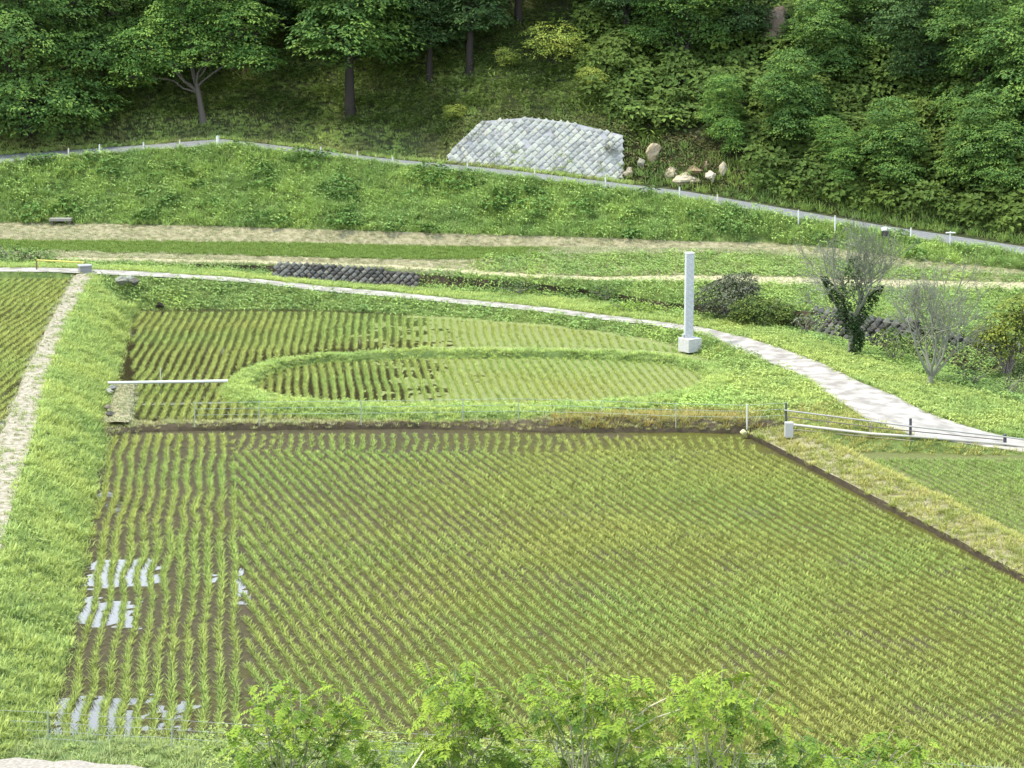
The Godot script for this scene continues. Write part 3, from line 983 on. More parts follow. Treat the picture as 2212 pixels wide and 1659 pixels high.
# mud a finger above the water, with hollows where water stands
func main_mud() -> void:
	var pools := []
	for q in [[[192, 1212], [300, 1206], [352, 1222], [352, 1270], [300, 1262], [185, 1278]], [[448, 1224], [466, 1224], [466, 1264], [448, 1264]], [[505, 1226], [520, 1226], [542, 1292], [516, 1312], [505, 1280]], [[172, 1292], [300, 1300], [302, 1352], [160, 1352]], [[110, 1506], [285, 1500], [300, 1592], [90, 1606]], [[195, 1060], [300, 1075], [320, 1100], [190, 1110]], [[300, 1495], [420, 1510], [420, 1580], [300, 1580]]]:
		pools.append(flat(q, 0.0))
	var x0 := -17.0
	var z0 := -68.6
	var st := SurfaceTool.new()
	st.begin(Mesh.PRIMITIVE_TRIANGLES)
	st.set_smooth_group(0)
	var xs := PackedFloat32Array()
	var x := x0
	while x < 44.0:
		xs.append(x)
		x += 0.14 if x < -4.5 else 0.5
	var nz := 225
	for j in nz:
		for i in xs.size():
			var p := Vector2(xs[i], z0 + 32.6 * j / (nz - 1.0))
			var h := 0.016 + noise.get_noise_2d(p.x * 70.0, p.y * 70.0) * 0.014 + noise.get_noise_2d(p.x * 260.0, p.y * 260.0) * 0.012
			var jit := Vector2(noise.get_noise_2d(p.x * 120.0, p.y * 120.0), noise.get_noise_2d(p.x * 120.0 + 300.0, p.y * 120.0)) * 0.5
			var k := 0
			for pool in pools:
				if Geometry2D.is_point_in_polygon(p + jit, pool):
					var r := noise.get_noise_2d(p.x * 200.0, p.y * 150.0 + 40.0)
					var lim := 0.6 if k < 5 else 0.0
					if k == 3 or k == 4:
						lim = 0.4
					if r < lim:
						h = -0.012
					break
				k += 1
			var alg := clampf((p.x + 6.5 + (p.y + 50) * 0.16) / 9.0 + noise.get_noise_2d(p.x * 30.0, p.y * 30.0) * 0.7, 0, 1)
			var c := Color(0.085, 0.076, 0.044).lerp(Color(0.102, 0.107, 0.03), alg)
			var b := clampf(noise.get_noise_2d(p.x * 45.0 + 800.0, p.y * 45.0) * 2.0 - 0.3, 0, 1)
			c = c.lerp(Color(0.09, 0.075, 0.05), b)
			st.set_color(c)
			st.add_vertex(Vector3(p.x, h, p.y))
	var n := xs.size()
	for j in nz - 1:
		for i in n - 1:
			var a := j * n + i
			st.add_index(a); st.add_index(a + 1); st.add_index(a + n)
			st.add_index(a + 1); st.add_index(a + n + 1); st.add_index(a + n)
	st.generate_normals()
	var o := MeshInstance3D.new()
	o.mesh = st.commit()
	o.material_override = M.mud
	struct(o, "paddy_mud", "brown to olive mud of the large front paddy")

func build_hill() -> void:
	var cols := []
	for i in 150:
		cols.append(lerpf(-450, 2750, i / 149.0))
	var dzs := [0.0, 0.4, 0.8, 1.1, 1.4, 1.8, 2.6, 3.6, 4.8, 6.2, 8.0, 10.0, 12.5, 15.0, 20.0, 30.0, 60.0]
	var g := []
	for dz in dzs:
		var row := PackedVector3Array()
		for u in cols:
			var p := hill(u, dz)
			p.y += noise.get_noise_2d(p.x * 35.0, p.z * 35.0) * 0.5 * clampf((dz - 1.0) / 3.0, 0, 1)
			row.append(p)
		g.append(row)
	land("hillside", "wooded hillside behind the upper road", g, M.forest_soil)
	# lawn strip along the road and up to the trees on the left
	var gl := func(p): return g_green(p).lerp(Color(0.2, 0.17, 0.08), clampf(noise.get_noise_2d(p.x * 30.0 + 60, p.z * 30.0) * 1.4, 0, 0.7)) * 1.3
	sow(scatter(g, 34, gl, 0.7, 1.5, 0.0, func(p): var q := UV(p); return q.x < 1380 and p.y < lut(E2u, q.x, 2) + 5.0), T.short, M.grass, "hill_grass", "grass and weeds at the foot of the wooded hill", "grass")
	# right: thick climbing growth in mounds
	var mound := []
	for row in g:
		var r2 := PackedVector3Array()
		for p in row:
			r2.append(p)
		mound.append(r2)
	var kud := []
	for j in range(3, g.size() - 3):
		for i in g[0].size() - 1:
			var a: Vector3 = g[j][i]
			var d: Vector3 = g[j + 1][i + 1]
			var u := UV(a).x
			if u < 1240 or not seen((a + d) * 0.5, 260.0):
				continue
			if u > 1335 and u < 1600 and UV(a).y > 296:
				continue
			var edge := 1420.0 - 330.0 * clampf((j - 5.0) / 6.0, 0, 1)
			if u < edge - 60 and j < 9:
				continue
			var area: float = (g[j][i + 1] - a).cross(g[j + 1][i] - a).length()
			for q in int(area * 7.0 + rng.randf()):
				var p: Vector3 = a.lerp(g[j][i + 1], rng.randf()).lerp(d, rng.randf())
				var m := maxf(0.0, noise.get_noise_2d(p.x * 55.0, p.y * 70.0 + 33.0) + 0.25)
				var out := Vector3(0, 0.8, 0.6)
				p += out * m * 1.5 * rng.randf_range(0.75, 1.0)
				var bas := Basis(Vector3.RIGHT, rng.randf_range(0.1, 0.8)) * Basis(Vector3.UP, rng.randf() * TAU)
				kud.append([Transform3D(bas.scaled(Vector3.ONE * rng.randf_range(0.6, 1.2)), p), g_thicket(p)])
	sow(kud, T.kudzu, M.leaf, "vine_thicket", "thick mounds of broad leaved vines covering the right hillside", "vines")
	# grassy skirt at the foot of the vines, right
	var skirt := g.slice(1, 7)
	sow(scatter(skirt, 14, func(p): return g_slope(p) * 1.05, 0.8, 1.5, 0.0, func(p): return UV(p).x > 1380), T.tall, M.grass, "reed_grass", "tall grass at the foot of the vine covered hillside", "grass")
	# low shrubs and ferns on the dark forest floor
	sow(scatter(g.slice(6, 14), 4.5, func(p): return g_thicket(p) * 1.0, 0.7, 1.3, 0.0, func(p): return UV(p).x < 1450), T.fern, M.leaf, "forest_undergrowth", "low dark undergrowth beneath the hillside trees", "undergrowth")

func build_walls() -> void:
	# white wall of stones laid on edge
	var bu := [[968, 0], [1040, 0], [1140, 0], [1240, 0], [1345, 0]]
	var tops := [322, 262, 254, 266, 292]
	var bot := PackedVector3Array()
	var top := PackedVector3Array()
	for i in 5:
		var b := hill(bu[i][0], 0.75)
		bot.append(b + Vector3(0, -0.05, 0.05))
		var lean := 0.12 if i == 0 else 0.7
		top.append(WZ(bu[i][0] + (8 if i == 0 else 0), tops[i], -b.z + lean))
	var cols := [Color(0.289, 0.286, 0.284), Color(0.330, 0.324, 0.315), Color(0.248, 0.246, 0.246), Color(0.355, 0.348, 0.330), Color(0.305, 0.299, 0.292), Color(0.272, 0.271, 0.269), Color(0.214, 0.210, 0.200), Color(0.330, 0.315, 0.284)]
	stone_wall("stone_wall", "bright white retaining wall of diagonal stones above the upper road", bot, top, 0.35, 0.35, cols, Color(0.27, 0.27, 0.28), 0.02, 0.035, -0.1)
	var dark := [Color(0.079, 0.076, 0.076), Color(0.107, 0.103, 0.099), Color(0.068, 0.063, 0.063), Color(0.127, 0.123, 0.115), Color(0.091, 0.083, 0.079), Color(0.060, 0.055, 0.055), Color(0.143, 0.135, 0.123), Color(0.087, 0.079, 0.076)]
	# channel walls
	stone_wall("channel_wall", "dark stone channel wall standing behind the ivy covered tree", PackedVector3Array([WZ(1752, 738, 83.7), WZ(1850, 768, 81.7), WZ(1990, 795, 79.8)]), PackedVector3Array([WZ(1762, 670, 84.1), WZ(1850, 681, 82.1), WZ(1990, 702, 80.2)]), 0.36, 0.4, dark, Color(0.035, 0.033, 0.03))
	stone_wall("channel_wall", "dark stone channel wall by the right picture edge", PackedVector3Array([WZ(2040, 800, 78.9), WZ(2120, 825, 77.9), WZ(2300, 860, 75.8)]), PackedVector3Array([WZ(2045, 728, 79.2), WZ(2120, 736, 78.2), WZ(2300, 760, 76.1)]), 0.36, 0.36, dark, Color(0.035, 0.033, 0.03))
	stone_wall("channel_wall", "low dark stone channel wall under the dry grass bank", PackedVector3Array([WZ(592, 607, 94.7), WZ(700, 612, 94.4), WZ(800, 620, 93.9), WZ(905, 622, 93.3)]), PackedVector3Array([WZ(598, 572, 95.0), WZ(700, 576, 94.7), WZ(800, 583, 94.2), WZ(905, 593, 93.6)]), 0.3, 0.3, dark, Color(0.035, 0.033, 0.03))
	var ww := []
	for q in [[1315, 318], [1308, 322], [1322, 312], [1325, 328], [1140, 356], [1100, 350], [1062, 340], [1210, 372], [1195, 365], [1290, 380], [1030, 292], [1048, 268], [1012, 300], [990, 318]]:
		for k in 3:
			var p := WZ(q[0] + rng.randfn() * 4.0, q[1] + rng.randfn() * 3.0, -hill(q[0], 0.75).z + 0.2)
			ww.append([Transform3D(Basis(Vector3.UP, rng.randf() * TAU).scaled(Vector3.ONE * rng.randf_range(0.5, 0.9)), p), Color(0.1, 0.11, 0.05) * rng.randf_range(0.6, 1.4)])
	for k in 420:
		var u := rng.randf_range(955, 1370)
		var dz := rng.randf_range(1.75, 2.6)
		ww.append([Transform3D(Basis(Vector3.UP, rng.randf() * TAU).scaled(Vector3.ONE * rng.randf_range(0.6, 1.2)), hill(u, dz) + Vector3(0, 0.02, 0)), Color(0.16, 0.16, 0.06).lerp(Color(0.12, 0.17, 0.05), rng.randf()) * rng.randf_range(0.6, 1.2)])
	for k in 520:
		var u := rng.randf_range(1345, 1610)
		var dz := rng.randf_range(0.7, 3.4)
		ww.append([Transform3D(Basis(Vector3.UP, rng.randf() * TAU).scaled(Vector3.ONE * rng.randf_range(0.7, 1.5)), hill(u, dz)), Color(0.19, 0.14, 0.08).lerp(Color(0.1, 0.14, 0.04), rng.randf()) * rng.randf_range(0.5, 1.2)])
	sow(ww, T.weed, M.leaf, "wall_weeds", "brown and green scrub round the white wall and the rocks", "scrub")
	# boulders right of the white wall
	var bl := [
		[1360, 372, 0.38, 0.3, "small cream block beside the right end of the white wall", 0.9],
		[1410, 332, 0.62, 0.62, "tall beige boulder right of the white wall", 1.6],
		[1384, 352, 0.3, 0.32, "grey rock between white wall and tall beige boulder", 1.2],
		[1480, 388, 0.95, 0.42, "broad cream boulder at the edge of the upper road", 1.0],
		[1452, 378, 0.5, 0.45, "pale slanting rock left of the broad cream boulder", 1.2],
		[1500, 368, 0.8, 0.35, "flat brown rock lying on the broad cream boulder", 1.6],
		[1536, 380, 0.42, 0.36, "small white rock right of the broad cream boulder", 1.0],
		[1562, 366, 0.34, 0.5, "upright pale slab at the right end of the rocks", 1.5],
		[1527, 360, 0.5, 0.4, "brown rock at the top of the rock pile", 1.9]]
	var bc := [Color(0.335, 0.272, 0.204), Color(0.305, 0.235, 0.165), Color(0.243, 0.213, 0.179), Color(0.365, 0.300, 0.228), Color(0.341, 0.272, 0.204), Color(0.207, 0.147, 0.097), Color(0.402, 0.344, 0.281), Color(0.353, 0.289, 0.214), Color(0.194, 0.142, 0.097)]
	for i in bl.size():
		var q: Array = bl[i]
		var p := WZ(q[0], q[1], -hill(q[0], q[5]).z)
		var o := thing("boulder", q[4], "rock", p, rng.randf() * TAU, "rocks beside the white wall")
		part("stone", rock_mesh(Vector3(q[2], q[3], q[2] * 0.8) * 0.86, bc[i], i * 3 + 1), M.rock, o)
	# bare earth scar high on the hill
	var sr := []
	for dz in [10.2, 11.0, 12.0, 13.0]:
		var row := PackedVector3Array()
		for u in [1630, 1645, 1662, 1680, 1700]:
			row.append(hill(u, dz) + Vector3(0, 0.75 if u > 1635 and u < 1690 else -0.3, 0.3))
		sr.append(row)
	var scar := loft(sr, 14, 4, 0.5, 1.6, 0.6)
	land("earth_scar", "bare tan earth face between the trees at the top", scar, M.scar)

func build_rice() -> void:
	var col := Color(0.347, 0.401, 0.100)
	# front paddy: rows along the left edge, slanting rows to the right of them, short headland rows along the far bund
	var left := flat([[242, 943], [503, 941], [503, 1000], [545, 1720], [100, 1720], [155, 1420], [195, 1180], [218, 1040]], 0.0)
	var o1 := W(503, 1000, 0.0)
	var list := rice(left, Vector2(o1.x, o1.z), -0.122, 0.315, 0.095, 0.0, 0.13, col, 0.8, 1.25, 0.03)
	var head := flat([[506, 940], [1100, 940], [1600, 950], [1640, 975], [1200, 978], [506, 974]], 0.0)
	list = mixd(list, rice(head, Vector2(o1.x, o1.z), -0.03, 0.3, 0.12, 0.0, 0.2, col, 0.7, 1.1, 0.08))
	var right := flat([[506, 976], [1200, 980], [1640, 976], [1720, 1010], [1900, 1104], [2060, 1186], [2240, 1280], [2500, 1430], [2600, 1720], [550, 1720]], 0.0)
	list = mixd(list, rice(right, Vector2(o1.x, o1.z), -0.314, 0.285, 0.09, 0.0, 0.07, col, 0.8, 1.2, 0.01))
	sow(list, T.rice, M.rice, "rice_seedlings", "long rows of young rice in the large front paddy", "rice")
	# second paddy, outside the ring
	var pad2 := flat([[292, 906], [292, 830], [282, 760], [294, 676], [700, 676], [990, 692], [1164, 706], [1300, 722], [1440, 750], [1540, 775], [1440, 760], [1300, 752], [1100, 749], [900, 750], [700, 757], [600, 770], [520, 792], [480, 830], [500, 860], [620, 882], [880, 898], [880, 902], [500, 906]], 0.15)
	var o2 := W(400, 760, 0.15)
	sow(rice(pad2, Vector2(o2.x, o2.z), -0.05, 0.3, 0.09, 0.15, 0.08, col, 0.75, 1.15, 0.05), T.rice, M.rice, "rice_seedlings", "rows of young rice in the paddy around the oval island", "rice")
	var oi := W(900, 800, 0.15)
	sow(rice(T.inner, Vector2(oi.x, oi.z), -0.1, 0.29, 0.09, 0.15, 0.06, col, 0.75, 1.15, 0.04), T.rice, M.rice, "rice_seedlings", "rows of young rice inside the oval island", "rice")
	var pl := flat([[-300, 960], [-12, 960], [30, 860], [60, 790], [105, 705], [150, 604], [-300, 604]], 1.05)
	var o3 := W(60, 700, 1.05)
	sow(rice(pl, Vector2(o3.x, o3.z), 0.02, 0.3, 0.1, 1.05, 0.16, col, 0.8, 1.2, 0.05), T.rice, M.rice, "rice_seedlings", "rows of young rice in the paddy left of the footpath", "rice")
	var pr := flat([[1845, 995], [2000, 992], [2212, 994], [2400, 1010], [2700, 1100], [2700, 1420], [2400, 1265], [2180, 1142], [2040, 1070], [1890, 1000]], 0.22)
	var o4 := W(2100, 1050, 0.22)
	sow(rice(pr, Vector2(o4.x, o4.z), -0.32, 0.24, 0.14, 0.22, 0.2, Color(0.27, 0.36, 0.08), 0.7, 1.1, 0.02), T.rice, M.rice, "rice_seedlings", "dense young rice in the small paddy right of the bund", "rice")

func build_trees() -> void:
	var bark_d := Color(0.032, 0.028, 0.024)
	var bark_l := Color(0.085, 0.076, 0.064)
	var green1 := [Color(0.079, 0.149, 0.038), Color(0.112, 0.195, 0.044), Color(0.161, 0.245, 0.055), Color(0.096, 0.170, 0.050)]
	var green2 := [Color(0.076, 0.156, 0.038), Color(0.126, 0.221, 0.050), Color(0.188, 0.285, 0.061)]
	var green3 := [Color(0.056, 0.104, 0.038), Color(0.079, 0.135, 0.050), Color(0.096, 0.156, 0.050)]
	var bright := [Color(0.256, 0.299, 0.061), Color(0.336, 0.362, 0.073), Color(0.192, 0.245, 0.050)]
	var kinds := []
	# 0 wide layered tree, 1 open forked tree, 2 round tree on a straight trunk, 3 dark tall tree, 4 bright round shrub tree
	var l0 := [[Vector3(0.3, 2.3, 0.6), Vector3(3.9, 1.5, 3.4)], [Vector3(-1.2, 5.2, 0.4), Vector3(3.2, 1.4, 2.8)], [Vector3(1.2, 6.8, -0.3), Vector3(2.9, 1.4, 2.5)], [Vector3(0, 8.4, 0), Vector3(2.2, 1.3, 2.0)], [Vector3(2.6, 4.4, 0.8), Vector3(2.0, 1.0, 1.8)]]
	kinds.append([trunk_mesh(2.6, 0.24, l0, bark_d), crown(l0, 6.0, 20, 0.19, 0.10, green1)])
	var l1 := [[Vector3(-2.6, 3.7, 0.4), Vector3(2.0, 1.1, 1.6)], [Vector3(-0.9, 5.0, -0.4), Vector3(2.2, 1.2, 1.8)], [Vector3(1.8, 4.9, 0.2), Vector3(2.0, 1.1, 1.7)], [Vector3(0.3, 6.5, 0), Vector3(2.4, 1.2, 2.0)], [Vector3(2.6, 3.2, 0.9), Vector3(1.5, 0.7, 1.2)], [Vector3(-3.4, 2.3, 1.0), Vector3(1.3, 0.7, 1.0)], [Vector3(-1.2, 7.8, 0), Vector3(1.8, 1.0, 1.6)], [Vector3(0.5, 3.6, 1.0), Vector3(1.5, 0.8, 1.0)], [Vector3(-1.5, 3.0, 0.9), Vector3(1.1, 0.6, 0.9)]]
	kinds.append([trunk_mesh(1.9, 0.15, l1, bark_l, Vector3(-0.3, 0, 0)), crown(l1, 6.5, 18, 0.17, 0.09, green2)])
	var l2 := [[Vector3(-1.6, 3.7, 0.8), Vector3(2.1, 1.4, 1.9)], [Vector3(1.7, 3.6, 0.6), Vector3(2.3, 1.3, 1.9)], [Vector3(0.1, 5.4, 0.5), Vector3(2.6, 1.7, 2.3)], [Vector3(-2.0, 6.2, -0.4), Vector3(1.9, 1.4, 1.7)], [Vector3(2.0, 6.0, -0.3), Vector3(1.9, 1.4, 1.7)], [Vector3(0, 7.8, 0), Vector3(2.0, 1.3, 1.8)], [Vector3(3.4, 3.2, 0.2), Vector3(1.5, 1.0, 1.3)]]
	kinds.append([trunk_mesh(2.6, 0.22, l2, bark_d), crown(l2, 6.0, 20, 0.19, 0.11, green1)])
	var l3 := [[Vector3(0, 3.4, 0.3), Vector3(2.0, 1.6, 1.8)], [Vector3(-1.2, 5.4, 0), Vector3(1.8, 1.6, 1.6)], [Vector3(1.2, 5.8, 0), Vector3(1.8, 1.6, 1.6)], [Vector3(0, 7.6, 0), Vector3(1.8, 1.6, 1.6)]]
	kinds.append([trunk_mesh(2.4, 0.2, l3, bark_d), crown(l3, 6.0, 20, 0.19, 0.1, green3)])
	var l4 := [[Vector3(0, 1.5, 0), Vector3(1.5, 0.8, 1.2)], [Vector3(0.5, 0.9, 0.4), Vector3(1.3, 0.6, 1.0)], [Vector3(-0.9, 0.9, 0.2), Vector3(0.9, 0.6, 0.8)]]
	kinds.append([trunk_mesh(0.4, 0.06, l4, bark_d), crown(l4, 9.0, 12, 0.12, 0.07, bright)])
	T.kinds = kinds
	var tm := [M.bark, M.leaf]
	tree("broadleaf_tree", "wide layered dark green tree filling the left picture edge", hill(60, 2.2) - Vector3(0, 0.9, 0), 0.4, 1.1, kinds[0], tm)
	tree("cherry_tree", "open forked tree with pale leaning trunk by the upper road", hill(440, 2.2), 0.0, 1.0, kinds[1], tm)
	tree("broadleaf_tree", "round leafy tree on a straight dark trunk", hill(757, 3.7), 0.9, 1.1, kinds[2], tm)
	tree("broadleaf_tree", "dark tree on a pale trunk right of the round leafy tree", hill(1017, 6.2), 2.1, 0.92, kinds[3], tm)
	var mp := tree("maple_shrub", "yellow green rounded shrub above the white wall", hill(1195, 6.0), 0.3, 1.0, kinds[4], tm)
	mp.set_meta("category", "shrub")
	var ms := tree("green_shrub", "small dark green shrub left of the yellow green rounded shrub", hill(1095, 5.6), 1.3, 0.5, kinds[4], tm)
	ms.set_meta("category", "shrub")
	tree("green_shrub", "low bright shrub on the slope right of the yellow green rounded shrub", hill(1275, 4.6), 2.0, 0.55, kinds[4], tm).set_meta("category", "shrub")
	tree("green_shrub", "low shrub at the upper left corner of the white wall", hill(985, 3.0), 2.9, 0.42, kinds[4], tm).set_meta("category", "shrub")
	# trees in the wood behind, listed from left to right
	var back := [
		[-170, 6.5, 2, 1.0], [130, 8.5, 3, 0.95], [270, 6.0, 0, 0.85], [370, 9.0, 2, 0.85], [560, 6.5, 3, 0.95], [620, 9.5, 0, 0.9], [700, 10.5, 0, 0.95], [880, 9.5, 2, 0.9], [930, 6.5, 3, 0.85], [1120, 9.0, 3, 0.95], [1230, 12.0, 0, 0.85], [1350, 9.0, 3, 0.85], [1480, 8.5, 2, 0.7], [1590, 10.5, 3, 0.8], [1760, 9.0, 2, 0.62], [1860, 11.5, 0, 0.75], [1990, 9.0, 3, 0.85], [2110, 8.0, 0, 0.8], [2260, 7.0, 2, 0.9]]
	var sink := [0.0, 0.0, 0.0, 0.0, 0.0, 0.0, 0.0, 0.0, 0.0, 0.0, 0.0, 0.6, 0.9, 1.2, 1.3, 1.2, 1.4, 1.4, 1.4]
	var words := ["first", "second", "third", "fourth", "fifth", "sixth", "seventh", "eighth", "ninth", "tenth", "eleventh", "twelfth", "thirteenth", "fourteenth", "fifteenth", "sixteenth", "seventeenth", "eighteenth", "nineteenth"]
	var looks := {0: "layered dark green", 2: "round leafy green", 3: "tall dark"}
	for i in back.size():
		var q: Array = back[i]
		tree("woodland_tree", "%s tree in the back row of the wood, %s from the left" % [looks[q[2]], words[i]], hill(q[0], q[1]) - Vector3(0, sink[i], 0), rng.randf() * TAU, q[3], kinds[q[2]], tm, "back row of trees in the wood")
	# vine covered young trees standing out of the thicket
	var young := [[1700, 4.6, 0.62, "vine draped bright tree standing out of the right hillside"], [1560, 3.6, 0.5, "rounded green bush in the vines above the rock pile"], [1920, 3.0, 0.55, "leafy bush hanging over the tall grass in the right thicket"], [2120, 3.4, 0.6, "large bush in the vines near the right picture edge"], [1800, 2.4, 0.45, "low yellowish bush in the middle of the right thicket"]]
	for q in young:
		tree("thicket_bush", q[3], hill(q[0], q[1]) - Vector3(0, 2.3 * q[2], 0), rng.randf() * TAU, q[2], kinds[2 if q[2] > 0.5 else 1], tm, "bushes in the right thicket").set_meta("category", "bush")

	# ---- leafless trees by the road
	var gb := Color(0.165, 0.172, 0.125)
	for q in [[1838, 768, 0.5, 0.1, "leafless grey tree with ivy covered trunk beside the farm road", true, 31], [2008, 832, 0.5, -0.05, "leafless many stemmed tree at the right, without ivy", false, 47]]:
		var base := W(q[0], q[1], q[2])
		var o := thing("bare_tree", q[4], "tree", base + Vector3(0, -0.05, 0))
		rng.seed = q[6]
		var tb := MB.new()
		var wb := MB.new()
		var ht := 1.3 if q[5] else 0.35
		tb.tube(PackedVector3Array([Vector3(0, -0.2, 0), Vector3(0.02, ht * 0.5, 0), Vector3(0.06, ht, 0)]), PackedFloat32Array([0.15, 0.11, 0.1]), 8, gb)
		part("trunk", tb.mesh(), M.bark, o)
		for k in (8 if q[5] else 7):
			var a := TAU * k / 7.0 + rng.randf() * 0.5
			var lean := rng.randf_range(0.3, 0.95)
			twigs(wb, Vector3(0.05, ht * rng.randf_range(0.75, 1.0), 0), Vector3(cos(a) * lean, 1, sin(a) * lean).normalized(), rng.randf_range(1.2, 1.6), 0.05, 4, gb * rng.randf_range(0.85, 1.15), 0.05)
		part("branches", wb.mesh(), M.bark, o)
		if q[5]:
			var iv := MB.new()
			for k in 2500:
				var t := 0.06 + 0.94 * rng.randf()
				var y := t * 3.5
				var a := rng.randf() * TAU
				var lump := 1.0 + 0.9 * noise.get_noise_2d(y * 130.0, a * 30.0)
				var r := (0.09 + 0.4 * pow(sin(clampf(t, 0, 1) * PI), 1.5) * rng.randf()) * lump + 0.02
				var way := rng.randf()
				var off := -t * 0.12 + 0.15 * sin(y * 2.1)
				if way > 0.6 and y > 1.0:
					off = -(y - 1.0) * 0.42
					y = 1.0 + (y - 1.0) * 0.72
					r *= 0.55
				elif way > 0.3 and y > 1.0:
					off = (y - 1.0) * 0.36
					y = 1.0 + (y - 1.0) * 0.6
					r *= 0.55
				var p := Vector3(cos(a) * r + 0.05 + off, y, sin(a) * r)
				iv.leaf(p, Vector3(cos(a), rng.randf_range(-0.8, 0.2), sin(a)).normalized(), Vector3.UP, 0.11, 0.09, Color(0.05, 0.085, 0.03) * shade(0.35))
			part("ivy", iv.mesh(), M.leaf, o)
	rng.seed = 5150
	# shrubs by the channel
	shrub("grey_shrub", "grey leaved shrub with twiggy top right of the white pillar", W(1570, 690, 0.45), [[Vector3(0, 0.85, 0), Vector3(1.15, 0.75, 0.9)], [Vector3(0.4, 1.4, 0), Vector3(0.75, 0.45, 0.6)]], [Color(0.1, 0.11, 0.07), Color(0.07, 0.08, 0.05), Color(0.17, 0.17, 0.12)], 36.0, 0.11)
	shrub("green_shrub", "low dark green shrub right of the grey leaved shrub", W(1648, 704, 0.45), [[Vector3(0, 0.6, 0), Vector3(1.1, 0.55, 0.8)], [Vector3(-0.5, 0.75, 0), Vector3(0.65, 0.4, 0.6)]], [Color(0.06, 0.095, 0.028), Color(0.09, 0.13, 0.03), Color(0.16, 0.19, 0.045)], 36.0, 0.1)
	shrub("yellow_green_bush", "yellow green bush at the right edge beside the channel", W(2180, 800, 0.4), [[Vector3(0, 1.3, 0), Vector3(1.1, 0.8, 0.8)], [Vector3(0.6, 2.1, 0), Vector3(0.9, 0.6, 0.6)], [Vector3(-0.7, 1.2, 0.2), Vector3(0.6, 0.4, 0.5)]], [Color(0.17, 0.2, 0.04), Color(0.25, 0.27, 0.05), Color(0.08, 0.11, 0.03)], 24.0, 0.13)
	shrub("channel_shrub", "pale grey twiggy shrub left of the dark channel wall", W(1742, 722, 0.45), [[Vector3(0, 0.4, 0), Vector3(0.5, 0.38, 0.4)]], [Color(0.2, 0.2, 0.15), Color(0.15, 0.16, 0.11)], 16.0, 0.08)
	shrub("channel_shrub", "light green shrub between the two leafless trees", W(1930, 775, 0.45), [[Vector3(0, 0.6, 0), Vector3(0.55, 0.55, 0.5)]], [Color(0.16, 0.22, 0.05), Color(0.1, 0.15, 0.04)], 14.0, 0.12)
	shrub("channel_shrub", "dark shrub at the foot of the right channel wall", W(2090, 830, 0.45), [[Vector3(0, 0.35, 0), Vector3(0.6, 0.35, 0.5)]], [Color(0.07, 0.11, 0.04), Color(0.12, 0.16, 0.06)], 14.0, 0.1)
	shrub("channel_shrub", "pale green shrub at the right edge above the road", W(2190, 850, 0.45), [[Vector3(0, 0.35, 0), Vector3(0.55, 0.35, 0.5)]], [Color(0.2, 0.23, 0.1), Color(0.14, 0.17, 0.07)], 14.0, 0.1)
	shrub("leafy_bush", "bright leafy bush at the left edge behind the farm road", W(40, 566, 1.12), [[Vector3(-0.6, 0.35, 0), Vector3(1.3, 0.42, 0.7)], [Vector3(0.7, 0.3, 0), Vector3(0.8, 0.35, 0.6)], [Vector3(-1.4, 0.6, 0), Vector3(0.7, 0.5, 0.6)]], [Color(0.17, 0.25, 0.07), Color(0.1, 0.17, 0.05), Color(0.22, 0.29, 0.1)], 13.0, 0.14)
	shrub("ground_bush", "bright yellow green low bush behind the farm road, left of the pillar", W(1360, 674, 0.42), [[Vector3(0, 0.18, 0), Vector3(1.2, 0.22, 0.5)]], [Color(0.24, 0.32, 0.06), Color(0.19, 0.27, 0.05)], 14.0, 0.12)
	shrub("ground_bush", "dark low bush on the bank left of the white pillar", W(1310, 640, 0.6), [[Vector3(0, 0.25, 0), Vector3(0.7, 0.28, 0.5)]], [Color(0.06, 0.1, 0.03), Color(0.09, 0.14, 0.04)], 14.0, 0.1)
	shrub("ground_bush", "dark low bush on the bank above the middle of the farm road", W(1120, 628, 0.6), [[Vector3(0, 0.2, 0), Vector3(0.8, 0.25, 0.5)]], [Color(0.06, 0.1, 0.03), Color(0.09, 0.14, 0.04)], 14.0, 0.1)

func shrub(called: String, label: String, at: Vector3, lobes: Array, pal: Array, dens: float, leaf: float) -> void:
	var o := thing(called, label, "shrub", at - Vector3(0, 0.05, 0))
	var b := MB.new()
	for L in lobes:
		for k in 7:
			var d := Vector3(rng.randfn(), absf(rng.randfn()), rng.randfn()).normalized()
			limb(b, Vector3(rng.randfn() * 0.08, -0.05, rng.randfn() * 0.08), L[0] + d * L[1] * 1.08, 0.022, 0.005, 0.06, Color(0.2, 0.18, 0.15), 4)
	part("stem", b.mesh(), M.bark, o)
	part("foliage", crown(lobes, dens, 11, leaf, leaf * 0.55, pal), M.leaf, o)

func bar(called: String, a: Vector3, b: Vector3, r: float, col: Color, parent: Node3D, sides := 8) -> MeshInstance3D:
	var m := MB.new()
	m.tube(PackedVector3Array([a - parent.position, b - parent.position]), PackedFloat32Array([r, r]), sides, col, true)
	return part(called, m.mesh(), M.vc, parent)

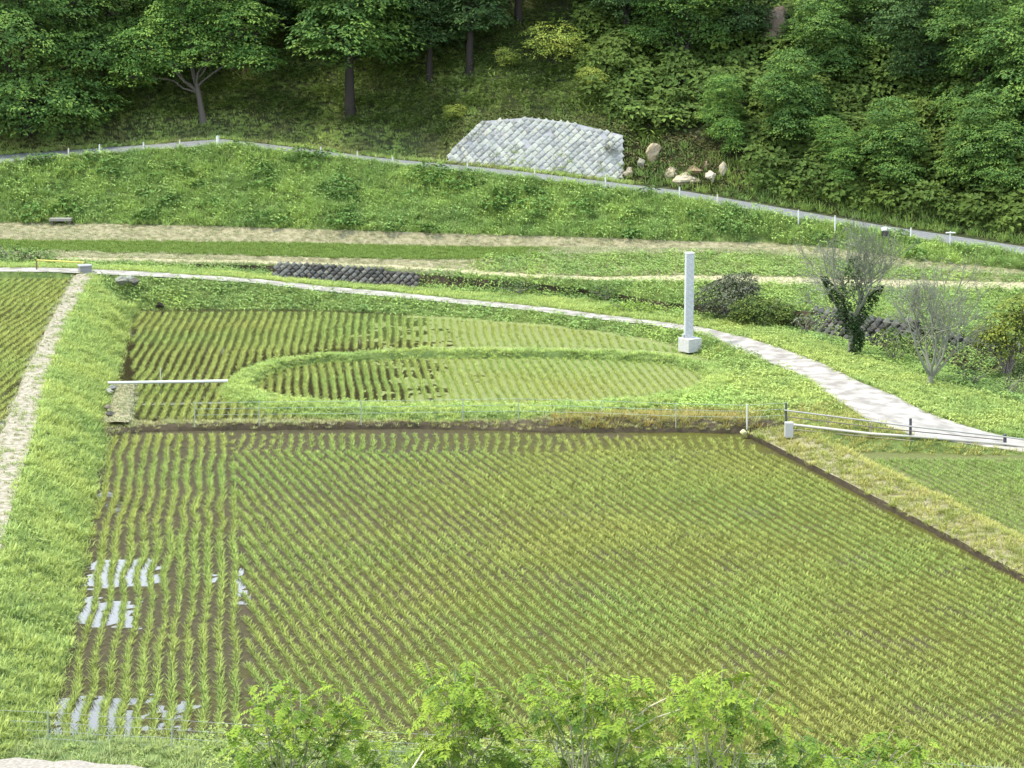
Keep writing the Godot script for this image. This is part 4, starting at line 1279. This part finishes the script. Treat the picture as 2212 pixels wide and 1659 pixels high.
var BZ := [[1690, 65.7], [1967, 64.3], [2171, 64.3], [2400, 63.8]]
func build_furniture() -> void:
	# ---- white pillar on its footing
	var at := W(1490, 757, 0.25)
	var o := thing("concrete_pillar", "tall square white pillar on a concrete footing beside the paddies", "pillar", at)
	var yaw := Basis(Vector3.UP, 0.62)
	var fb := MB.new()
	fb.cbox(Vector3(0, 0.22, 0), Vector3(0.3, 0.24, 0.3), 0.015, Color(0.47, 0.47, 0.45), yaw)
	part("footing", fb.mesh(), M.pillar, o)
	var cb := MB.new()
	cb.cbox(Vector3(-0.05, 1.96, -0.06), Vector3(0.145, 1.5, 0.145), 0.012, Color(0.46, 0.475, 0.5), Basis(Vector3.UP, 0.12))
	var shaft := part("shaft", cb.mesh(), M.pillar, o)
	var pb := MB.new()
	pb.cbox(Vector3(-0.05, 3.475, -0.06), Vector3(0.152, 0.018, 0.152), 0.008, Color(0.45, 0.455, 0.45), Basis(Vector3.UP, 0.12))
	part("cap_plate", pb.mesh(), M.vc, shaft)
	var lb := MB.new()
	lb.cbox(Vector3(-0.22, 0.52, 0.0), Vector3(0.05, 0.06, 0.06), 0.01, Color(0.286, 0.292, 0.286), yaw)
	part("bracket", lb.mesh(), M.vc, o)

	# ---- pipe barrier at the road
	var f := W(1698, 921, 0.55)
	var bo := thing("pipe_barrier", "low barrier of pale pipes on dark posts beside the farm road", "barrier", f)
	var dark := Color(0.068, 0.068, 0.075)
	var wood := Color(0.306, 0.245, 0.177)
	var posts := [[1698, 871, 921, dark, 0.035], [1789, 896, 932, wood, 0.025], [1880, 913, 952, wood, 0.03], [1967, 904, 961, dark, 0.04], [2171, 938, 971, dark, 0.05], [2330, 960, 995, dark, 0.05]]
	for q in posts:
		var b := WZ(q[0], q[2], lut(BZ, q[0], 1))
		bar("post", b - Vector3(0, 0.2, 0), WZ(q[0], q[1], -b.z), q[4], q[3], bo)
	var sb := MB.new()
	sb.cbox(W(1704, 928, 0.6) - f, Vector3(0.12, 0.22, 0.1), 0.01, Color(0.340, 0.340, 0.320))
	part("stub_block", sb.mesh(), M.vc, bo)
	for rl in [[[[1694, 886], [1967, 921], [2171, 944], [2330, 965]], 0.022, Color(0.269, 0.264, 0.245)], [[[1700, 916], [1880, 937], [1976, 943], [2171, 959], [2330, 980]], 0.04, Color(0.353, 0.338, 0.294)], [[[1712, 928], [1967, 952], [2171, 968], [2330, 990]], 0.02, Color(0.245, 0.220, 0.147)], [[[1700, 900], [1880, 922], [1967, 931], [2171, 951]], 0.014, Color(0.122, 0.108, 0.098)]]:
		var pts := PackedVector3Array()
		var rad := PackedFloat32Array()
		for q in rl[0]:
			var z := lut(BZ, q[0], 1) - 0.06
			pts.append(WZ(q[0], q[1], z) - f)
			rad.append(rl[1])
		var m := MB.new()
		m.tube(pts, rad, 8, rl[2], true)
		part("rail", m.mesh(), M.vc, bo)

	# ---- posts along the upper road
	var up := [[148, 337, 16], [215, 331, 18], [310, 324, 16], [388, 318, 15], [470, 314, 20], [693, 336, 18], [772, 345, 18], [848, 354, 14], [1010, 370, 17], [1155, 386, 20], [1308, 406, 22], [1468, 427, 22], [1550, 441, 20], [1725, 473, 18], [1804, 489, 22], [1884, 500, 14], [1968, 515, 22], [2053, 527, 26]]
	var ord := ["first", "second", "third", "fourth", "fifth", "sixth", "seventh", "eighth", "ninth", "tenth", "eleventh", "twelfth", "thirteenth", "fourteenth", "fifteenth", "sixteenth", "seventeenth", "eighteenth"]
	for i in up.size():
		var q: Array = up[i]
		var hh := lut(E2u, q[0], 2) - 0.05
		var b := W(q[0], q[1], hh)
		var p := thing("roadside_post", "short white post along the upper road, %s from the left" % ord[i], "post", b, 0.0, "posts along the upper road")
		var top := WZ(q[0], q[1] - q[2], -b.z)
		var c := Color(0.490, 0.496, 0.476) if i % 3 != 0 else Color(0.476, 0.449, 0.340)
		var stake := bar("stake", b - Vector3(0, 0.3, 0), top, 0.035 if i != 4 else 0.07, c, p)
		var cp := MB.new()
		cp.tube(PackedVector3Array([top - b, top - b + Vector3(0, 0.03, 0)]), PackedFloat32Array([0.04 if i != 4 else 0.08, 0.025]), 8, c * 0.9, true)
		part("cap", cp.mesh(), M.vc, stake)
		if i == 17:
			bar("crossbar", top + Vector3(-0.2, -0.03, 0.05), top + Vector3(0.2, -0.03, 0.05), 0.03, c, p)
	# white topped thing by the road
	var wb := W(1912, 508, lut(E2u, 1912, 2))
	var wo := thing("marker_block", "small white topped block with dark base by the upper road", "block", wb)
	var d1 := MB.new()
	d1.cbox(Vector3(0, 0.08, 0), Vector3(0.14, 0.12, 0.12), 0.03, Color(0.034, 0.034, 0.034))
	part("base", d1.mesh(), M.vc, wo)
	part("top", rock_mesh(Vector3(0.24, 0.12, 0.2), Color(0.510, 0.503, 0.490), 4), M.rock, wo, Vector3(0, 0.24, 0))

	# ---- white pipe across the second paddy with its stake
	var p0 := W(233, 827, 0.5)
	var p1 := W(492, 823, 0.5)
	var po := thing("white_pipe", "long white pipe lying across the paddy left of the oval island", "pipe", p0)
	bar("tube", p0, p1, 0.048, Color(0.490, 0.496, 0.462), po, 10)
	bar("support", W(345, 826, 0.4), W(345, 840, 0.05), 0.03, Color(0.340, 0.340, 0.313), po)
	bar("support", W(440, 825, 0.4), W(440, 838, 0.05), 0.03, Color(0.340, 0.340, 0.313), po)
	var sp := W(347, 823, 0.15)
	var so := thing("thin_stake", "thin white stake standing in the paddy behind the pipe", "stake", sp)
	bar("rod", sp - Vector3(0, 0.1, 0), WZ(346, 795, -sp.z), 0.015, Color(0.442, 0.442, 0.408), so)

	# dry straw platform beside the pipe, with stones
	var sg := loft([rail([[222, 912, 0.16], [240, 870, 0.16], [252, 830, 0.16]]), rail([[248, 912, 0.34], [256, 870, 0.34], [270, 830, 0.34]]), rail([[278, 912, 0.3], [284, 870, 0.3], [290, 830, 0.3]]), rail([[284, 914, 0.1], [290, 872, 0.1], [296, 830, 0.1]])], 20, 3, 0.05, 1.0, 0.2)
	land("straw_patch", "straw covered patch left of the paddy rows", sg, M.dry_soil)
	sow(scatter(sg, 60, g_dry, 0.4, 0.8), T.lawn, M.grass, "straw", "dry straw on the small patch below the white pipe", "straw")
	var sn := ["pale", "grey", "brown", "small dark"]
	var ns := [[236, 845], [244, 838], [232, 880], [238, 895]]
	for i in 4:
		var b := W(ns[i][0], ns[i][1], 0.3)
		var s := thing("field_stone", "%s field stone beside the straw patch" % sn[i], "stone", b, 0.0, "stones beside the straw patch")
		part("stone", rock_mesh(Vector3(0.16, 0.11, 0.14), [Color(0.340, 0.320, 0.286), Color(0.204, 0.204, 0.204), Color(0.170, 0.136, 0.109), Color(0.082, 0.075, 0.068)][i], 20 + i), M.rock, s)

	# ---- stones where footpath meets farm road
	var piles := [[262, 606, 0.28, Color(0.204, 0.196, 0.172), "pale rock beside the farm road, left stone of the pile"], [278, 603, 0.3, Color(0.245, 0.236, 0.212), "white rock beside the farm road, top stone of the pile"], [290, 608, 0.24, Color(0.102, 0.094, 0.082), "dark rock beside the farm road, right stone of the pile"], [345, 660, 0.2, Color(0.025, 0.020, 0.016), "dark rock on the bank at the corner of the island paddy"]]
	for i in piles.size():
		var q: Array = piles[i]
		var b := W(q[0], q[1], 1.2 if i < 3 else 0.3)
		var s := thing("rock", q[4], "rock", b)
		part("stone", rock_mesh(Vector3(q[2] * 1.0, q[2] * 0.7, q[2] * 0.8), q[3], 40 + i), M.rock, s)
	# yellow pole barrier
	var y0 := W(79, 582, 1.3)
	var yo := thing("yellow_barrier", "thin yellow pole barrier beside the farm road at the left", "barrier", y0)
	bar("post", y0 - Vector3(0, 0.2, 0), WZ(79, 560, -y0.z), 0.03, Color(0.136, 0.082, 0.048), yo)
	bar("pole", WZ(79, 562, -y0.z), WZ(182, 567, -y0.z), 0.035, Color(0.422, 0.374, 0.102), yo)
	bar("post", WZ(182, 566, -y0.z), WZ(182, 584, -y0.z), 0.03, Color(0.204, 0.170, 0.136), yo)
	# concrete drain head at the left edge of footpath
	var dh := W(184, 589, 1.28)
	var dho := thing("drain_box", "small grey concrete box where footpath meets farm road", "box", dh)
	var db := MB.new()
	db.cbox(Vector3(0, 0.1, 0), Vector3(0.24, 0.18, 0.2), 0.015, Color(0.177, 0.177, 0.170), Basis(Vector3.UP, 0.4))
	part("box", db.mesh(), M.vc, dho)
	db = MB.new()
	db.cbox(Vector3(0, 0.3, 0), Vector3(0.27, 0.025, 0.23), 0.01, Color(0.245, 0.245, 0.238), Basis(Vector3.UP, 0.4))
	part("lid", db.mesh(), M.vc, dho)
	# concrete slab at foot of the slope
	var cs := W(133, 481, 1.78)
	var co := thing("concrete_slab", "flat concrete slab at the foot of the green slope, left", "slab", cs)
	var s1 := MB.new()
	s1.cbox(Vector3(0, 0.17, 0), Vector3(0.5, 0.06, 0.35), 0.015, Color(0.199, 0.186, 0.159))
	part("slab", s1.mesh(), M.vc, co)
	for sx in [-0.4, 0.4]:
		s1 = MB.new()
		s1.cbox(Vector3(sx, 0.02, 0), Vector3(0.07, 0.09, 0.3), 0.01, Color(0.088, 0.079, 0.066))
		part("support", s1.mesh(), M.vc, co)
	# pale stone on the bund
	var ws := thing("pale_stone", "round pale stone at the corner of the right bund", "stone", W(1606, 934, 0.2))
	part("stone", rock_mesh(Vector3(0.13, 0.12, 0.12), Color(0.476, 0.422, 0.245), 63), M.rock, ws)
	# ---- net fence along the bund
	var nf := W(1614, 917, 0.4)
	var no := thing("net_fence", "thin post and line fence along the bund in front of the island", "fence", nf)
	var line := [[420, 912], [560, 910], [780, 908], [1000, 905], [1120, 903], [1300, 908], [1460, 914], [1614, 917], [1698, 912]]
	var prev := []
	for q in line:
		var b := W(q[0], q[1], 0.3)
		var tp := WZ(q[0], q[1] - 44, -b.z)
		bar("post", b - Vector3(0, 0.15, 0), tp, 0.014 if q[0] != 1614 else 0.03, Color(0.272, 0.306, 0.245) if q[0] != 1614 else Color(0.449, 0.449, 0.354), no, 6)
		var here := [b.lerp(tp, 0.35), b.lerp(tp, 0.65), b.lerp(tp, 0.95)]
		for k in prev.size():
			bar("line", prev[k], here[k], 0.005, Color(0.272, 0.340, 0.299), no, 4)
		prev = here

# compound leaf: stalk with pairs of oval leaflets, arching outward
func compound(b: MB, p: Vector3, dir: Vector3, len_: float, col: Color) -> void:
	var pairs := 6
	var q := p
	var d := dir
	var stalk := PackedVector3Array([p])
	var rr := PackedFloat32Array([0.004])
	for i in pairs:
		d = (d + Vector3(0, -0.16, 0)).normalized()
		q += d * len_ / pairs
		stalk.append(q)
		rr.append(0.003)
		if i == 0:
			continue
		var side := d.cross(Vector3.UP).normalized()
		var up := side.cross(d).normalized()
		for s in [-1.0, 1.0]:
			var ld: Vector3 = (side * float(s) + d * 0.35 + Vector3(0, rng.randf_range(-0.35, 0.1), 0)).normalized()
			b.leaf(q, ld, (up + Vector3(rng.randfn(), rng.randfn(), rng.randfn()) * 0.15).normalized(), len_ * rng.randf_range(0.26, 0.36), len_ * 0.17, col * shade(0.18))
	b.leaf(q, d, Vector3.UP, len_ * 0.3, len_ * 0.17, col * shade(0.15))
	b.tube(stalk, rr, 3, col * 0.8)

func build_foreground() -> void:
	# ---- wire mesh fence along the near edge of the paddy
	var a := WZ(-160, 1640, 40.2)
	var c := WZ(2380, 1782, 37.0)
	var o := thing("wire_fence", "wire mesh fence along the near edge of the front paddy", "fence", a)
	var ta := WZ(-160, 1522, 40.2)
	var tc := WZ(2380, 1668, 37.0)
	var wire := Color(0.28, 0.3, 0.28)
	var hs := [0.0, 0.09, 0.19, 0.29, 0.4, 0.52, 0.66, 0.82, 1.0]
	for h in hs:
		var m := MB.new()
		var pts := PackedVector3Array()
		var rad := PackedFloat32Array()
		for i in 25:
			var t := i / 24.0
			var p := a.lerp(c, t).lerp(ta.lerp(tc, t), h)
			p.y -= 0.035 * absf(sin(t * PI * 9.0))
			pts.append(p - a)
			rad.append(0.0038)
		m.tube(pts, rad, 4, wire)
		part("strand", m.mesh(), M.vc, o)
	var mv := MB.new()
	for i in 150:
		var t := i / 149.0
		var p := a.lerp(c, t)
		var q := a.lerp(c, t).lerp(ta.lerp(tc, t), 0.82)
		mv.tube(PackedVector3Array([p - a, q - a]), PackedFloat32Array([0.0028, 0.0028]), 3, wire)
	part("vertical_wires", mv.mesh(), M.vc, o)
	for i in 10:
		var t := i / 9.0
		var p := a.lerp(c, t)
		var q := ta.lerp(tc, t)
		bar("post", p - Vector3(0, 0.35, 0), q + Vector3(0, 0.03, 0), 0.012, Color(0.3, 0.33, 0.3), o, 6)

	# ---- pale earth at the bottom left
	var pg := loft([[W(-250, 1638, 0.62), W(60, 1640, 0.62), W(200, 1644, 0.6), W(340, 1662, 0.55)], [W(-250, 1780, 0.8), W(60, 1780, 0.8), W(200, 1780, 0.8), W(340, 1780, 0.75)]].map(func(r): return PackedVector3Array(r)), 50, 6, 0.12, 1.0, 0.6)
	land("bare_earth", "pale bare earth at the bottom left corner", pg, M.pale_soil)

	# ---- locust shrubs
	var lb := [Color(0.190, 0.271, 0.040), Color(0.246, 0.325, 0.045), Color(0.142, 0.217, 0.037), Color(0.104, 0.171, 0.040)]
	var defs := [
		["locust_shrub", "leafy locust shrub at the bottom, left of the tallest one", [[500, 1560], [540, 1500], [575, 1475], [625, 1468], [650, 1490], [700, 1480], [690, 1520], [735, 1492], [770, 1510], [600, 1530], [640, 1560], [720, 1570], [560, 1600], [660, 1610], [760, 1600], [800, 1560], [840, 1585], [490, 1620], [600, 1640], [720, 1645], [830, 1630]], 36.5, 620],
		["locust_shrub", "tallest locust shrub at the bottom, left of the middle", [[915, 1418], [945, 1425], [985, 1430], [1010, 1418], [1030, 1450], [965, 1462], [1000, 1480], [1060, 1480], [1080, 1500], [950, 1500], [985, 1520], [1040, 1530], [920, 1540], [1000, 1565], [900, 1590], [960, 1610], [1060, 1600], [1100, 1560], [880, 1640], [1010, 1650], [1110, 1640]], 36.2, 980],
		["locust_shrub", "spreading locust shrub at the bottom middle with bare pale twig", [[1140, 1452], [1175, 1448], [1225, 1455], [1265, 1428], [1280, 1450], [1330, 1452], [1360, 1448], [1385, 1470], [1200, 1490], [1270, 1490], [1320, 1490], [1160, 1510], [1250, 1530], [1340, 1520], [1400, 1520], [1190, 1560], [1300, 1570], [1380, 1570], [1150, 1610], [1260, 1620], [1350, 1620], [1420, 1600], [1430, 1640]], 35.6, 1270],
		["locust_shrub", "locust branch cluster at the bottom right of the middle", [[1440, 1468], [1480, 1455], [1520, 1450], [1560, 1435], [1590, 1440], [1610, 1462], [1650, 1478], [1670, 1500], [1540, 1475], [1500, 1490], [1580, 1490], [1640, 1505], [1550, 1510], [1560, 1560], [1520, 1590], [1500, 1630], [1580, 1640]], 35.8, 1540],
		["locust_shrub", "low locust shrub at the bottom right", [[1690, 1590], [1720, 1582], [1760, 1600], [1800, 1610], [1740, 1630], [1680, 1640], [1860, 1615], [1900, 1590], [1930, 1575], [1960, 1590], [1990, 1605], [1940, 1620], [2010, 1630], [1880, 1645], [1790, 1650]], 36.0, 1850]]
	for q in defs:
		var base := WZ(q[4], 1790, q[3])
		base.y = 0.5
		var s := thing(q[0], q[1], "shrub", base, 0.0, "locust shrubs at the bottom")
		var sb := MB.new()
		var fb := MB.new()
		var tips: Array = q[2].duplicate()
		for t in q[2]:
			if t[1] < 1530 and rng.randf() < 0.65:
				continue
			tips.append([t[0] + rng.randf_range(-70, 70), minf(t[1] + rng.randf_range(50, 130), 1690)])
		for t in tips:
			var tip := WZ(t[0], t[1], q[3] + rng.randf_range(-0.9, 0.9)) - base
			var low := Vector3(rng.randfn() * 0.2, -0.3, rng.randfn() * 0.2)
			var mid := low.lerp(tip, 0.55) + Vector3(rng.randfn() * 0.1, 0.1, rng.randfn() * 0.1)
			sb.tube(PackedVector3Array([low, low.lerp(mid, 0.5), mid, mid.lerp(tip, 0.5), tip]), PackedFloat32Array([0.02, 0.016, 0.012, 0.009, 0.005]), 5, Color(0.32, 0.3, 0.2))
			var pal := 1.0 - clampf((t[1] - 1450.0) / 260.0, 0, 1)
			for k in 13:
				var f := rng.randf_range(0.0, 0.6)
				var p := tip.lerp(mid, f) + Vector3(rng.randfn(), rng.randfn() * 0.4, rng.randfn()) * 0.14
				var an := rng.randf() * TAU
				var d := Vector3(cos(an), rng.randf_range(-0.1, 0.4), sin(an)).normalized()
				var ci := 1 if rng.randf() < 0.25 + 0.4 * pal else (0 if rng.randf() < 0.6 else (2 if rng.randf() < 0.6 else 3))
				compound(fb, p, d, rng.randf_range(0.2, 0.38), lb[ci])
		if q[4] == 1270:
			for tw in [[1275, 1620, 1282, 1520], [1365, 1580, 1470, 1532], [1360, 1560, 1440, 1508]]:
				sb.tube(PackedVector3Array([WZ(tw[0], tw[1], 35.2) - base, WZ((tw[0] + tw[2]) * 0.5, (tw[1] + tw[3]) * 0.5 - 6, 35.2) - base, WZ(tw[2], tw[3], 35.2) - base]), PackedFloat32Array([0.016, 0.013, 0.008]), 6, Color(0.55, 0.5, 0.36))
		if q[4] == 980:
			sb.tube(PackedVector3Array([WZ(885, 1670, 35.2) - base, WZ(915, 1622, 35.2) - base]), PackedFloat32Array([0.018, 0.012]), 6, Color(0.66, 0.62, 0.42))
		part("stem", sb.mesh(), M.bark, s)
		part("foliage", fb.mesh(), M.leaf, s)
	# weedy filling behind the shrubs, along the fence foot
	sow(scatter(T.near, 5, func(p): return g_bright(p) * 0.75, 0.6, 1.1, 0.3, func(p): var q := UV(p); return q.x > 430 and q.x < 1480 and q.y > 1570), T.weed, M.leaf, "shrub_weeds", "leafy weeds under the locust shrubs", "weeds")
